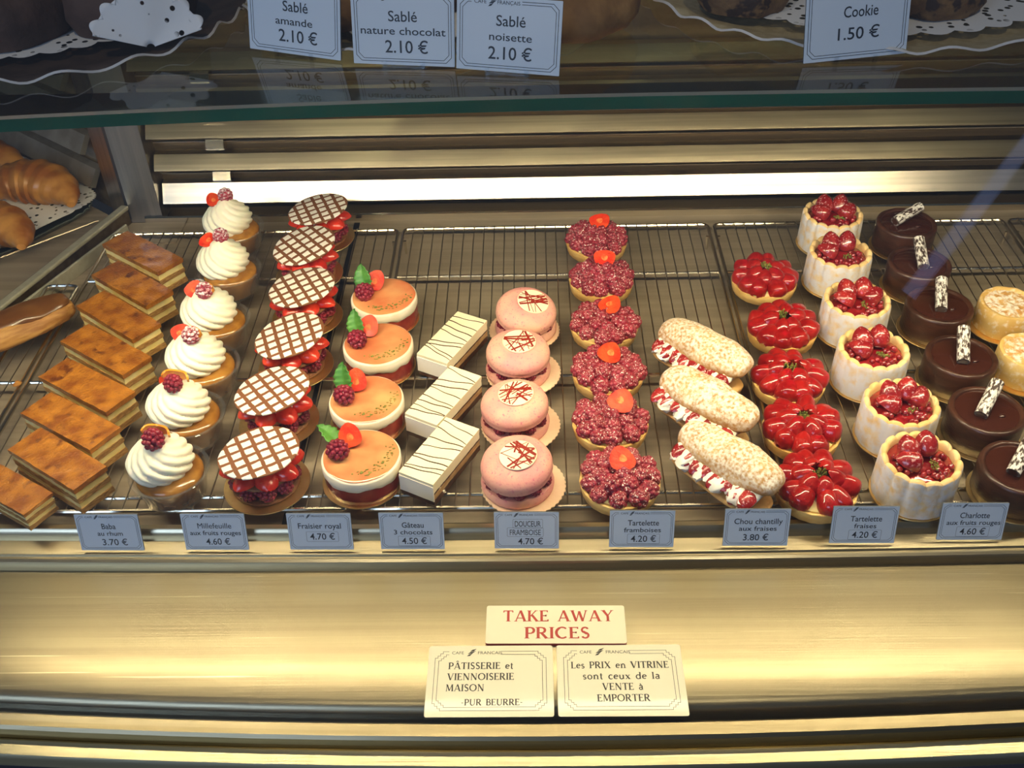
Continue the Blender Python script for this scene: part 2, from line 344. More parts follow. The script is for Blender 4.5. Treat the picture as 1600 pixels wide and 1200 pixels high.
# deck: a plate cut along the mitre at the left
JA, JB = Vector((-.600, 1.322)), Vector((-.689, 1.073)); jd = (JB-JA).normalized()
JC = JA+jd*.655
def poly_plate(pts, z0, z1):
    n = len(pts); b = B()
    return b.add([(x, y, z0) for x, y in pts]+[(x, y, z1) for x, y in pts], [tuple(range(n-1, -1, -1)), tuple(range(n, 2*n))]+[(i, (i+1) % n, (i+1) % n+n, i+n) for i in range(n)])
cpart('deck_plate', poly_plate([(JC.x, JC.y), (XR, JC.y), (XR, 1.318), (JA.x, JA.y)], D-.040, D-.026).mesh('deck_plate', STEEL_D))
cpart('deck_seam', B().box(-.262, -.254, .66, 1.31, D-.026, D-.0245).mesh('deck_seam', DARK))
FASC = M('satin_gold_fascia', (.50, .43, .29), (.60, .52, .36), 22, .30, 1, .06, 160, stretch=(.05, 5, 5))
fas = [(.6935, -.04), (.6935, -.0038), (.6915, -.0014), (.6855, -.0008), (.6835, -.0026), (.6815, -.007), (.6805, -.0135), (.6720, -.0140), (.6640, -.0148), (.6630, -.0175), (.6600, -.0175), (.6575, -.0190), (.6560, -.0225), (.6560, -.034), (.670, -.04)]
cpart('front_fascia', B().prism(P(fas), XL, XR, bend=lambda x: .0045*(x/.5)**2, nx=40).mesh('front_fascia', FASC, 25))  # fascia bent more weakly, also imitating barrel distortion of the lens
sheet = [(.662, -.0305), (.60, -.0305), (.55, -.0305), (.5105, -.0308), (.5055, -.0325), (.502, -.036), (.500, -.041), (.500, -.05), (.515, -.05), (.55, -.036), (.662, -.034)]
cpart('front_sheet', B().prism(P(sheet), XL, XR, bend=lens_bow, nx=40).mesh('front_sheet', STEEL_S, 60))
cpart('drip_channel', B().prism(P([(.53, -.075), (.53, -.060), (.466, -.060), (.466, -.075)]), XL, XR, bend=lens_bow, nx=40).mesh('drip_channel', DARK))  # black floor paints in the shade between sheet and rail
RAIL = M('brushed_gold_rail', (.27, .22, .13), (.34, .28, .17), 22, .36, 1, .05, 160, stretch=(.05, 5, 5))
TRIM = M('bright_gold_trim', (.80, .71, .44), (.88, .78, .50), 22, .30, 1, .05, 160, stretch=(.05, 5, 5))
for nm, pr, mt in (('glass_rail', [(.4905, -.060), (.4905, -.0355), (.4880, -.0335), (.4765, -.0335), (.4740, -.0365), (.4735, -.060)], RAIL),
                   ('front_trim', [(.4735, -.075), (.4735, -.050), (.4705, -.0478), (.4575, -.0484), (.4540, -.054), (.4530, -.075)], TRIM)):
    cpart(nm, B().prism(P(pr), XL, XR, bend=lens_bow, nx=40).mesh(nm, mt, 30))
cpart('base_panel', B().prism([(.4610, D-.075), (.4610, D-.058), (.4500, D-.062), (.4490, D-.085), (.4450, D-.088), (.4440, D-.12), (.4400, D-.125), (.4400, .01), (.60, .01), (.60, D-.075)], XL, XR, bend=lens_bow, nx=40).mesh('base_panel', BASE, 30))
# back: upstand, wall darkened as if in shade, three slats with their clips
cpart('back_upstand', B().prism(P([(1.318, -.04), (1.318, -.0165), (1.320, -.0145), (1.323, -.0165), (1.323, -.04)]), -.575, XR).mesh('back_upstand', STEEL_P, 30))
cpart('back_gap', B().box(-.60, XR, 1.324, 1.36, D-.045, D-.040).mesh('back_gap', DARK))  # black strip paints in the shade behind the upstand
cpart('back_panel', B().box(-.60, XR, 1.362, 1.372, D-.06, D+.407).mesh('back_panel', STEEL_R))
for i, (z, L_) in enumerate(((.002, .030), (.056, .024), (.106, .024), (.156, .024), (.206, .024))):
    y0 = 1.327; p0 = Vector((y0, z))
    def go(p, ang, l): return p+Vector((sin(R(ang)), cos(R(ang))))*l
    pts_ = [p0, go(p0, 33, L_ if i == 0 else .0026)]
    if i: pts_.append(go(pts_[-1], 40, L_-.0026))
    e = pts_[-1]; prof = pts_+[e+Vector((.012, .001)), e+Vector((.012, -.001)), e+Vector((.003, -.001)), p0+Vector((.007, -.001)), p0+Vector((.004, -.003)), p0+Vector((.001, -.002))]
    cpart('slat', B().prism(P(prof), -.545, XR).mesh('slat', STEEL if i == 0 else STEEL_L, 15))  # upper slats in darker steel, painting in their weaker lamp reflection
    cpart('slat_ledge', B().prism(P([(1.352, z-.018), (1.349, z-.0165), (1.349, z-.015), (1.366, z-.015), (1.366, z-.018)]), -.545, XR).mesh('slat_ledge', STEEL, 20))
    if i: cpart('slat_clip', B().prism(P([(1.334, z-.022), (1.330, z-.018), (1.338, z-.006), (1.350, z-.006), (1.350, z-.024)]), -.464, -.438).mesh('slat_clip', STEEL_P, 20))
# corner post of folded steel
post = B(); d2 = Vector((cos(R(142)), sin(R(142))))
post.add(*(lambda q: ([(x, y, z) for z in (D-.0255, D+.407) for x, y in q], [tuple(range(len(q)-1, -1, -1)), tuple(range(len(q), 2*len(q)))]+[(i, (i+1) % len(q), (i+1) % len(q)+len(q), i+len(q)) for i in range(len(q))]))(
    [(-.549, 1.322), (-.549, 1.37), (-.60, 1.42), (-.600+d2.x*.045+.02, 1.327+d2.y*.045+.03), (-.600+d2.x*.045, 1.327+d2.y*.045), (-.6035, 1.329), (-.600, 1.334), (-.5965, 1.3225)]))
cpart('corner_post', post.mesh('corner_post', STEEL_B, 20))
cpart('post_foot', B().box(-.575, -.515, 1.262, 1.318, D-.026, D-.0235).mesh('post_foot', STEEL_D))
# mitre bar between this counter and its neighbour
BAR_M = M('satin_mitre_bar', (.40, .38, .29), (.48, .46, .36), 60, .45, .4, .05, 200)
def bar(a, b, wd, z0, z1, mat=STEEL_P):
    a, b = Vector(a), Vector(b); t = (b-a).normalized(); q = Vector((-t.y, t.x))*wd/2
    return poly_plate([tuple(p) for p in (a-q, b-q, b+q, a+q)], z0, z1)
cpart('mitre_bar', bevel(bar(JA, JC, .0125, D-.002, D+.004).mesh('mitre_bar', BAR_M), .002))
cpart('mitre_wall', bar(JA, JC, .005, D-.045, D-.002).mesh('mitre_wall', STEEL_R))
cpart('deck_fold', bevel(bar((-.590, 1.285), (-.690, 1.04), .004, D-.026, D-.006).mesh('deck_fold', BAR_M), .001))
# glass shelf, with its green edge, and the lamp under its front
sh = B().prism([(.752, D+.408), (.752, D+.4182), (.7545, D+.420), (1.345, D+.420), (1.345, D+.408)], -1.3, XR, bend=lambda x: -.02*((x-.1)/.5)**2 if x < .1 else -.008*((x-.1)/.5)**2, nx=44)  # shelf edge curved the other way to imitate the lens's barrel distortion
shm = sh.mesh('glass_shelf', [GLASS_SH, GLASS_E, GLASS_G], 20)
for p in shm.polygons:
    if p.normal.y < -.9: p.material_index = 1
    elif p.normal.y < -.3: p.material_index = 2
cpart('glass_shelf', shm)
cpart('shelf_lamp_housing', B().prism(P([(.760, .4075), (.760, .4035), (.765, .4035), (.765, .4065), (.796, .4065), (.796, .4035), (.801, .4035), (.801, .4075)]), -1.0, 1.0).mesh('shelf_lamp_housing', LAMP, 20))
# front glass, leaning back and gently curved
def fg(o):
    return [(.4790+.1345*t**1.25+o, -.036+.80*t) for t in [i/14 for i in range(15)]]
pf = fg(0)+fg(.006)[::-1]
cpart('front_glass', B().prism(P(pf), -1.3, 1.3, bend=lens_bow, nx=40).mesh('front_glass', GLASS, 30))

# ------------------------------------------------------------------ the neighbouring counter beyond the mitre
STEEL_N = M('dull_slat_steel', (.30, .27, .22), (.40, .36, .30), 30, .38, .6, .06, 200)  # greyer and less metallic than the main counter's slats
nb = thing('display_case', 'second steel counter turning away at the left corner, with the croissant tray', 'display case', (-.95, 1.25, 0))
NO = Vector((-.95, 1.25, 0))
def npart(name, me): return part(name, me, nb, -NO)
nA = JA+Vector((-.012, .002)); nW = Vector(d2)
q1 = nA+nW*1.3; q0 = JC+Vector((-.012, 0)); q2 = q0+nW*1.3
npart('deck_plate', poly_plate([tuple(p) for p in (nA, q1, JA+jd*.60+Vector((-.012, 0))+nW*1.3, JA+jd*.60+Vector((-.012, 0)))], D-.040, D-.026).mesh('deck_plate', STEEL_D))
nn = Vector((-nW.y, nW.x))*-1            # points to the back of the neighbour
def nprism(prof, s0, s1):                # profile (depth behind the wall line, z) along the wall
    b = B(); vs = []
    base = JA+nW*.085
    for s_ in (s0, s1):
        for d_, z in prof:
            p = base+nW*s_+nn*d_; vs.append((p.x, p.y, z+D))
    k = len(prof)
    return b.add(vs, [(j, (j+1) % k, (j+1) % k+k, j+k) for j in range(k)]+[tuple(range(k)), tuple(range(2*k-1, k-1, -1))])
npart('back_panel', nprism([(.04, -.06), (.04, .39), (.05, .39), (.05, -.06)], 0, 1.3).mesh('back_panel', STEEL_D))
for z in (.000, .056, .106, .156, .206):
    npart('slat', nprism([(.004, z), (.021, z+.024), (.032, z+.026), (.030, z+.022), (.012, z-.004)], .01, 1.3).mesh('slat', STEEL_N, 20))
npart('rack_rail', B().tube([(-.634, 1.297, D-.006), (-.80, 1.148, D-.006)], .0018, 8).mesh('rack_rail', WIRE_D))

# ------------------------------------------------------------------ wire racks
def rack(x0, x1, y0, y1, label, xs=(1.136, .925, .735)):
    t = thing('wire_rack', label, 'rack', ((x0+x1)/2, (y0+y1)/2, D-.026), 0, 'wire racks on the counter deck')
    cx, cy = (x0+x1)/2, (y0+y1)/2; zz = .026
    hx, hy = (x1-x0)/2, (y1-y0)/2; c = .008
    loop = []
    for sx, sy in ((1, 1), (-1, 1), (-1, -1), (1, -1)):
        for k in range(4):
            a = {(1, 1): 0, (-1, 1): pi/2, (-1, -1): pi, (1, -1): 1.5*pi}[(sx, sy)]+k*pi/6
            loop.append((sx*(hx-c)+c*cos(a), sy*(hy-c)+c*sin(a), zz-.0045))
    part('frame', B().tube(loop, .0024, 8, True).mesh('frame', WIRE), t)
    b = B(); n = max(2, round((x1-x0)/.0145))
    for i in range(1, n):
        x = -hx+2*hx*i/n; b.tube([(x, hy+.002, zz-.0022), (x, -hy, zz-.0022)], .00078, 5)
    part('wire_grid', b.mesh('wire_grid', WIRE_D), t)
    for y in xs:
        if y0 < y < y1: part('crossbar', B().tube([(-hx, y-cy, zz-.0052), (hx, y-cy, zz-.0052)], .0024, 8).mesh('crossbar', WIRE), t)
    for sx in (-1, 1):
        for sy in (-1, 1):
            part('foot', B().tube([(sx*(hx-.004), sy*(hy-.03), zz-.005), (sx*(hx-.004), sy*(hy-.03), 0.0003)], .002, 6).mesh('foot', WIRE), t)
rack(-.598, -.190, .716, 1.254, 'wire rack under the cream topped babas and lattice topped cakes')
rack(-.182, .248, .716, 1.256, 'wire rack under the macarons and raspberry tartlets, empty at its back left')
rack(.256, .660, .716, 1.256, 'wire rack under the strawberry tartlets and chocolate cakes')
rack(.668, .90, .716, 1.256, 'wire rack at the far right edge, only its corner showing')
rack(-.648, -.606, .716, 1.126, 'narrow wire rack under the long chocolate eclair by the mitre bar')
# ------------------------------------------------------------------ fruit and garnish meshes
rnd = random.Random(3)
def raspberry_mesh(name, mat, r=.0090, h=.0102, seed=0, n=40, q0=.0027, smo=.9):
    b = B(); g = random.Random(seed); ga = pi*(3-5**.5)
    for i in range(n):
        t = (i+.5)/n; z = 1-1.82*t; rr = math.sqrt(max(0, 1-z*z)); a = i*ga
        p = Vector((r*rr*cos(a), r*rr*sin(a), h*z)); q = q0*(1+.12*g.uniform(-1, 1))
        b.blob(p*smo, (q, q, q), 8, 6)
    b.blob((0, 0, -.0005), (r*.93, r*.93, h*.91), 12, 8)
    return b.mesh(name, mat, 80)
RASPS = [raspberry_mesh('raspberry', RASP, seed=1)]
RASPS_S = [raspberry_mesh('raspberry', RASP_S, seed=s, r=.0094+.0005*s, h=.0112, n=30, q0=.0037, smo=.72) for s in range(3)]
RASPS_F = [raspberry_mesh('raspberry', RASP_F, seed=5)]
def strawberry(name, mats, L_=.030, r=.0125, half=True, seed=0, flat=.0):
    """a strawberry lying along x with its tip at +x; half: cut flat at z=0, the skin above"""
    b = B(); n = 14; seg = 20 if not half else 14
    def rad(v): return r*(max(0, 1-(abs(v-.33)/.68)**2.1))**.62 if v > .33 else r*(max(0, 1-(abs(v-.33)/.345)**2.6))**.55
    def fn(u, v):
        a = (pi*u) if half else 2*pi*u
        q = rad(v)*(1+.05*noise.noise(Vector((v*4, seed*2.1, u*3))))
        return (L_*(v-.42), q*cos(a), q*sin(a)*(1-flat))
    b.grid(fn, seg, n, wrap=not half)
    if half:
        top = [(L_*(j/n-.42), rad(j/n)*.998, 0) for j in range(n+1)]; bot = [(x, -y, 0) for x, y, z in top]
        loop = top+bot[::-1][1:-1] if abs(top[-1][1]) < 1e-6 else top+bot[::-1]
        m = len(loop); cx = -L_*.03
        for k0, k1, mi in ((1, .62, 1), (.62, .30, 1), (.30, .02, 2)):
            ring = [((x-cx)*q+cx, y*q, .0004*(1-q)) for q in (k0, k1) for x, y, z in loop]
            b.add(ring, [(j, (j+1) % m, m+(j+1) % m, m+j) for j in range(m)], mi)
    return b.mesh(name, mats, 60)
SBM = (SB_SKIN, SB_IN, SB_MID)
SB_H = [strawberry('strawberry_half', SBM, .026, .0120, seed=s) for s in range(2)]
SB_G = [strawberry('strawberry_half', (SB_GLZ, SB_IN, SB_MID), .032, .0128, seed=s) for s in range(3)]
SB_D = [strawberry('strawberry_half', (SB_DK, SB_DK, SB_IN), .030, .0118, seed=s) for s in range(2)]
def wedge_mesh():
    b = B(); n = 10
    for j in range(n):
        pass
    def fn(u, v):
        r_ = .010*math.sin(pi*min(1, .12+v*.88))**.6*(1-.15*v)
        a = R(-38)+R(76)*u
        return (.022*(v-.45), r_*sin(a), r_*cos(a))
    b.grid(fn, 8, n, wrap=False)
    for s_ in (0, 1):
        vs = []; 
        for j in range(n+1): vs += [fn(s_, j/n), (.022*(j/n-.45), 0, 0)]
        b.add(vs, [(2*j, 2*j+1, 2*j+3, 2*j+2) for j in range(n)], 1)
    return b.mesh('strawberry_wedge', [SB_SKIN, SB_IN], 50)
SB_W = wedge_mesh()
def leaf_mesh():
    b = B()
    def fn(u, v):
        w_ = .0085*math.sin(pi*(v**.8))**.8*(1+.06*math.sin(v*60)); x = (u-.5)*2
        return (.026*v, x*w_, .0035*math.sin(v*2.6)+abs(x)*.0020-.0009*math.cos(v*38)*abs(x))
    b.grid(fn, 10, 18, wrap=False)
    o = b.mesh('mint_leaf', MINT, 70)
    return o
LEAF = leaf_mesh()
def solidify(o, t):
    m = o.modifiers.new('thickness', 'SOLIDIFY'); m.thickness = t; return o
def peel_mesh():
    b = B(); pts = [(.017*cos(a), .017*sin(a), .002*sin(3*a)) for a in [R(20+140*i/14) for i in range(15)]]
    for i in range(14):
        p, q = Vector(pts[i]), Vector(pts[i+1]); n1, n2 = Vector((p.x, p.y, 0)).normalized(), Vector((q.x, q.y, 0)).normalized()
        k1, k2 = .0012, .0012; z1, z2 = .0032*sin(pi*(i+.15)/14.3)+.0012, .0032*sin(pi*(i+1.15)/14.3)+.0012
        vs = [p-n1*k1+Vector((0, 0, -z1)), p+n1*k1+Vector((0, 0, -z1)), p+n1*k1+Vector((0, 0, z1)), p-n1*k1+Vector((0, 0, z1)),
              q-n2*k2+Vector((0, 0, -z2)), q+n2*k2+Vector((0, 0, -z2)), q+n2*k2+Vector((0, 0, z2)), q-n2*k2+Vector((0, 0, z2))]
        b.add(vs, [(0, 4, 5, 1), (1, 5, 6, 2), (2, 6, 7, 3), (3, 7, 4, 0)]+([(0, 1, 2, 3)] if i == 0 else [])+([(4, 7, 6, 5)] if i == 13 else []))
    return b.mesh('peel_strip', APRICOT, 60)
PEEL = peel_mesh()
def board_mesh(name, r, mat=GOLD, scallop=0, n=32):
    def wob(rr, z, a):
        return (rr*(1+(scallop*abs(cos(a*n/2)) if rr > r*.9 else 0)), z)
    return B().lathe([(r*.1, .0002), (r*.99, .0002), (r, .0009), (r*.992, .0016), (r*.93, .0012), (r*.1, .0012)], 160 if scallop else 56, 0, wob if scallop else None).mesh(name, mat, 50)
BOARD45 = board_mesh('gold_board', .0445); BOARD41 = board_mesh('gold_board', .0408); BOARD43 = board_mesh('gold_board', .0425)
def crumbs_mesh(name, mat, n, r, seed, s=.0012, z=0, squash=1):
    b = B(); g = random.Random(seed)
    for i in range(n):
        a = g.uniform(0, 2*pi); q = r*math.sqrt(g.random()); k = s*g.uniform(.6, 1.4)
        b.blob((q*cos(a), q*sin(a)*squash, z+g.uniform(0, s)), (k, k*.8, k*.7), 5, 3)
    return b.mesh(name, mat, 30)
PISTA_M = crumbs_mesh('pistachio_crumbs', PISTA, 34, .0085, 4)
def sheet_layer(name, lx, ly, z0, z1, mat, rough=.0006, seed=0, top=0.0):
    """a cut slab of pastry, sides and top slightly uneven"""
    b = B(); nx, ny = 26, 10; hx, hy = lx/2, ly/2
    def P_(x, y, z): 
        n = noise.noise(Vector((x*190, y*190, z*260+seed)))*rough
        return n
    rings = []
    per = [(-hx+lx*i/nx, -hy) for i in range(nx)]+[(hx, -hy+ly*i/ny) for i in range(ny)]+[(hx-lx*i/nx, hy) for i in range(nx)]+[(-hx, hy-ly*i/ny) for i in range(ny)]
    zs = [z0, z0+(z1-z0)*.33, z0+(z1-z0)*.66, z1]
    for z in zs:
        e = []
        for x, y in per:
            n = P_(x, y, z); sc = 1+n/.02
            e.append((x*(1+n/hx), y*(1+n/hy), z+(top*noise.noise(Vector((x*60, y*60, seed))) if z == z1 else 0)))
        rings.append(e)
    k = len(per); vs = [v for r_ in rings for v in r_]; fs = []
    for j in range(3):
        for i in range(k): fs.append((j*k+i, j*k+(i+1) % k, (j+1)*k+(i+1) % k, (j+1)*k+i))
    fs.append(tuple(range(k-1, -1, -1)))
    b.add(vs, fs)
    # top as a grid so that it can undulate
    gx, gy = nx, ny; tv = []
    for j in range(gy+1):
        for i in range(gx+1):
            x, y = -hx+lx*i/gx, -hy+ly*j/gy; n = P_(x, y, z1) if i in (0, gx) or j in (0, gy) else 0
            tv.append((x*(1+n/hx), y*(1+n/hy), z1+top*noise.noise(Vector((x*60, y*60, seed)))))
    b.add(tv, [(j*(gx+1)+i, j*(gx+1)+i+1, (j+1)*(gx+1)+i+1, (j+1)*(gx+1)+i) for j in range(gy) for i in range(gx)])
    return b.mesh(name, mat, 45)

def zs(me, k, kxy=1):
    for v in me.vertices: v.co.z *= k; v.co.x *= kxy; v.co.y *= kxy
    return me
ORD = ['frontmost', 'second from the front', 'third from the front', 'fourth from the front', 'fifth from the front', 'sixth from the front', 'seventh from the front', 'eighth from the front']
def place(n, total): return ORD[total-1-n] if n else 'rearmost'

# ------------------------------------------------------------------ caramelised custard slices
SL = [sheet_layer('bottom_pastry', .113, .0425, .000, .009, PUFF, .0009, 1), sheet_layer('custard_layer', .111, .041, .009, .018, CUSTARD, .0006, 2),
      sheet_layer('middle_pastry', .113, .0425, .018, .026, PUFF, .0009, 3), sheet_layer('custard_layer', .111, .041, .026, .0365, CUSTARD, .0006, 4),
      sheet_layer('glazed_top', .115, .044, .0365, .044, PUFF_TOP, .0006, 5, .0012)]
for _m in SL: zs(_m, .82); [setattr(v.co, 'y', v.co.y*.93) for v in _m.vertices]
SLICES = [(-.516, 1.146, -37, 1.02), (-.508, 1.072, -38, 1.0), (-.505, 1.004, -38, 1.0), (-.499, .936, -35, 1.0), (-.500, .872, -33, 1.0), (-.498, .812, -32, .98), (-.492, .754, -34, .94), (-.533, .721, -31, .82)]
SLN = ['matt caramel top', 'small dark burn mark', 'sugar glints at its right end', 'sugar glints and a wide top', 'two dark scorch spots', 'pale glossy patch at its middle', 'sparkling sugar over its whole top', 'coarse dark sugar crust, half cut by the picture edge']
for i, (x, y, a, k) in enumerate(SLICES):
    t = thing('custard_slice', f'caramel glazed puff pastry custard slice, {place(i, 8)} in the left diagonal row', 'pastry', (x, y, D), R(a), 'custard slices in the left row')
    for m in SL: part(m.name.split('.')[0], m, t, (0, 0, .0042 if i == 7 else 0), sc=(k, 1, 1) if i < 7 else (k, .86, .66))

# ------------------------------------------------------------------ rum babas with whipped cream
def cream_mesh():
    b = B(); nv = 34
    prof = [(.000, .0225), (.08, .0300), (.2, .0335), (.34, .0340), (.48, .0310), (.62, .0260), (.75, .0195), (.87, .0125), (.95, .0070), (1, .0015)]
    def rad(v):
        for (a, ra), (c, rc) in zip(prof, prof[1:]):
            if v <= c: k = (v-a)/(c-a); k = k*k*(3-2*k)*.35+k*.65; return ra+(rc-ra)*k
        return .0015
    def fn(u, v):
        th = 2*pi*u; ph = 11*(th+2.6*v**1.1)/2
        q = rad(v)*(1-.135*(1-abs(cos(ph)))**1.3*(1-.5*v)); wv = .0012*noise.noise(Vector((cos(th)*1.5, sin(th)*1.5, v*3)))
        return ((q+wv)*cos(th)+.003*v, (q+wv)*sin(th), .047*v+.0018*abs(cos(ph))*sin(pi*min(1, v*1.2)))
    b.grid(fn, 128, nv, True, True, True); return b.mesh('whipped_cream', CREAM, 60)
CREAM_M = cream_mesh()
BABA_M = B().lathe([(.004, .002), (.029, .002), (.0315, .004), (.0345, .030), (.0368, .038), (.0362, .0435), (.032, .0475), (.022, .0495), (.004, .050)], 48).mesh('soaked_cake', BABA, 60)
CUP_M = B().lathe([(.004, .0004), (.0305, .0004), (.0325, .0020), (.0382, .0405), (.0410, .0412), (.0414, .0420), (.0408, .0424), (.0376, .0418), (.0318, .0030), (.0300, .0014), (.004, .0014)], 56).mesh('clear_cup', CUP, 40)
zs(BABA_M, .68, .925); zs(CUP_M, .76, .985)
BABAS = [(-.408, 1.207), (-.391, 1.104), (-.383, .995), (-.377, .908), (-.375, .824), (-.372, .738)]
BG = ['small strawberry wedge and frosted berry', 'strawberry wedge and rosy berry', 'red wedge and frosted raspberry', 'strawberry, peel and frosted raspberry', 'peel arc and dark raspberry', 'peel arc and red raspberry']
for i, (x, y) in enumerate(BABAS):
    t = thing('rum_baba', f'cream topped baba with {BG[i]}, {place(i, 6)}', 'cake', (x, y, D), R(i*47), 'rum babas in clear cups')
    inv = -R(i*47); wr = Matrix.Rotation(inv, 3, 'Z')
    part('clear_cup', CUP_M, t); part('soaked_cake', BABA_M, t)
    off = Vector((-.0075, .004, .0285)); part('whipped_cream', CREAM_M, t, wr @ off, (0, 0, inv+R(i*61)))
    def gar(nm, me, p, rot, sc=1): part(nm, me, t, wr @ (off+Vector(p)), (Matrix.Rotation(inv, 3, 'Z') @ Euler(rot).to_matrix()).to_euler(), sc)
    gar('raspberry', RASPS_F[0] if i < 4 else RASPS[0], (.003, -.006 if i > 1 else .006, .0480), (R(60), R(20*i), 0), 1.0 if i != 5 else 1.1)
    if i < 4: gar('strawberry_wedge', SB_H[i % 2], (-.013, .001+.002*(i % 2), .0445), (Matrix.Rotation(R(205+8*i), 3, 'X') @ Matrix.Rotation(R((-120, 150, -60, -35)[i]), 3, 'Z')).to_euler(), (.85, .8, .6))
    if i >= 2: gar('peel_strip', PEEL, (.003, -.004, .0455), (R(14), R(8), R(-6 if i > 3 else -40)), (.88, .88, 1.7) if i > 3 else (.6, .6, 1.0))
    if i == 4: gar('strawberry_wedge', SB_W, (-.014, .010, .036), (R(40), R(40), R(150)), .8)
# a strawberry quarter showing behind the front baba
# ------------------------------------------------------------------ fruit millefeuilles with lattice lids
def disc_mesh(name, r, z0, z1, mat, wob=.0006, seed=0):
    def f(rr, z, a): return rr*(1+(wob/r)*noise.noise(Vector((cos(a)*3, sin(a)*3, seed+z*200)))*2), z+.0006*noise.noise(Vector((cos(a)*2, sin(a)*2, seed)))
    return B().lathe([(r*.05, z0), (r*.97, z0), (r, z0+(z1-z0)*.3), (r, z0+(z1-z0)*.75), (r*.975, z1), (r*.5, z1), (r*.05, z1)], 48, 0, f).mesh(name, mat, 50)
MF_BASE = disc_mesh('pastry_disc', .0345, .0018, .0055, BISCUIT); MF_MID = disc_mesh('pastry_disc', .0345, 0, .0034, BISCUIT)
MF_TOP = disc_mesh('lattice_lid', .0415, 0, .0028, LATTICE, .0003)
MF_CREAM = B().lathe([(.004, 0), (.020, 0), (.023, .006), (.022, .013), (.018, .018), (.004, .018)], 28, 0, lambda r, z, a: (r*(1+.08*sin(7*a)), z)).mesh('cream_filling', CREAM, 60)
MILLE = [(-.293, 1.229, 1.0), (-.297, 1.137, .95), (-.284, 1.041, 1.0), (-.282, .943, 1.0), (-.284, .845, 1.0), (-.279, .748, 1.02)]
for i, (x, y, s) in enumerate(MILLE):
    t = thing('fruit_millefeuille', f'round berry millefeuille under a white lattice lid, {place(i, 6)} of its row', 'cake', (x, y, D), 0, 'lattice topped fruit millefeuilles')
    part('gold_board', BOARD45, t); part('pastry_disc', MF_BASE, t, (0, 0, 0), (0, 0, i)); part('cream_filling', MF_CREAM, t, (0, 0, .0055))
    for k in range(9):
        a = 2*pi*k/9+i*.3; part('raspberry', RASPS[0], t, (.0265*cos(a), .0265*sin(a), .0145), (pi/2, 0, a+pi/2), .98)
    part('pastry_disc', MF_MID, t, (0, 0, .0235), (R(1), R(2), i*2)); part('cream_filling', MF_CREAM, t, (0, 0, .0265), (0, 0, 1), (1.1, 1.1, .95))
    for k in range(8):
        a = 2*pi*k/8+i*.5+.2; part('strawberry_half', SB_H[k % 2], t, (.0285*cos(a), .0285*sin(a), .0275+.0015*(k % 2)), (R(10*(k % 3-1)), R(-6), a), (1.0, 1.02, 1.0))
    part('lattice_lid', MF_TOP, t, (0.000, -.001, .0455), (R((-4, -2, -3, -2, -6, -6)[i]), R((-7, -10, -7, -10, -6, -3)[i]), R((22, 38, 28, 20, 36, 28)[i])))

# ------------------------------------------------------------------ strawberry mousse cakes
def gel_wob(r, z, a): return r*(1+.02*noise.noise(Vector((cos(a)*3, sin(a)*3, z*120)))), z
FR_GEL = B().lathe([(.004, .0016), (.0395, .0016), (.0402, .004), (.0400, .014), (.0396, .034), (.004, .034)], 64, 0, gel_wob).mesh('red_jelly_base', GELEE, 60)
def mousse_wob(r, z, a):
    if z < .032: z = z+.0060*noise.noise(Vector((cos(a)*2.6, sin(a)*2.6, 7)))+.0018*noise.noise(Vector((cos(a)*6, sin(a)*6, 2)))
    return r, z
FR_MOU = B().lathe([(.030, .0300), (.0398, .0270), (.0408, .0285), (.0410, .034), (.0408, .0425), (.0398, .0446), (.037, .045), (.004, .045)], 96, 0, mousse_wob).mesh('white_mousse', MOUSSE, 60)
FR_GLZ = B().lathe([(.004, .0452), (.0380, .0452), (.0388, .0457), (.0378, .0466), (.034, .0470), (.004, .0470)], 64, 0, lambda r, z, a: (r*(1+.01*sin(3*a)+.008*sin(7*a+1)), z)).mesh('peach_glaze', GLAZE, 60)
FR_PIS = (lambda b: b.mesh('pistachio_crumbs', PISTA, 30))((lambda b, g: [b.blob((.0285*cos(a)+g.uniform(-.006, .006), .0285*sin(a)+g.uniform(-.004, .004), .0472), (g.uniform(.0008, .0026), g.uniform(.0006, .0016), .0008), 5, 3) for a in [R(g.uniform(-105, 20)) for _ in range(46)]] and b)(B(), random.Random(9)))
for _m in (FR_GEL, FR_MOU, FR_GLZ, FR_PIS): zs(_m, .745)
FRAI = [(-.184, 1.037), (-.181, .942), (-.183, .843), (-.178, .754)]
for i, (x, y) in enumerate(FRAI):
    t = thing('strawberry_mousse_cake', f'peach glazed mousse cake with raspberry, strawberry and mint, {place(i, 4)}', 'cake', (x, y, D), 0, 'peach glazed mousse cakes')
    part('gold_board', BOARD43, t, (-.001, -.001, 0)); part('red_jelly_base', FR_GEL, t, rot=(0, 0, i)); part('white_mousse', FR_MOU, t, rot=(0, 0, i*1.7)); part('peach_glaze', FR_GLZ, t, rot=(0, 0, i*2.1))
    part('pistachio_crumbs', FR_PIS, t, rot=(0, 0, R(8*i-10)))
    part('raspberry', RASPS[0], t, (-.0225, -.004+.003*(i == 3), .0435), (R(70), R(15), R(20*i)), 1.12)
    part('strawberry_half', SB_H[0], t, (-.012, .016, .0455), (Matrix.Rotation(R(222), 3, 'X') @ Matrix.Rotation(R(-62-14*i), 3, 'Z')).to_euler(), 1.0)
    solidify(part('mint_leaf', LEAF, t, (-.020, .006, .0350), (R((-35, -40, -35, 15)[i]), R((-50, -46, -52, -30)[i]), R((105, 102, 98, 150)[i])), 1.42), .0005)

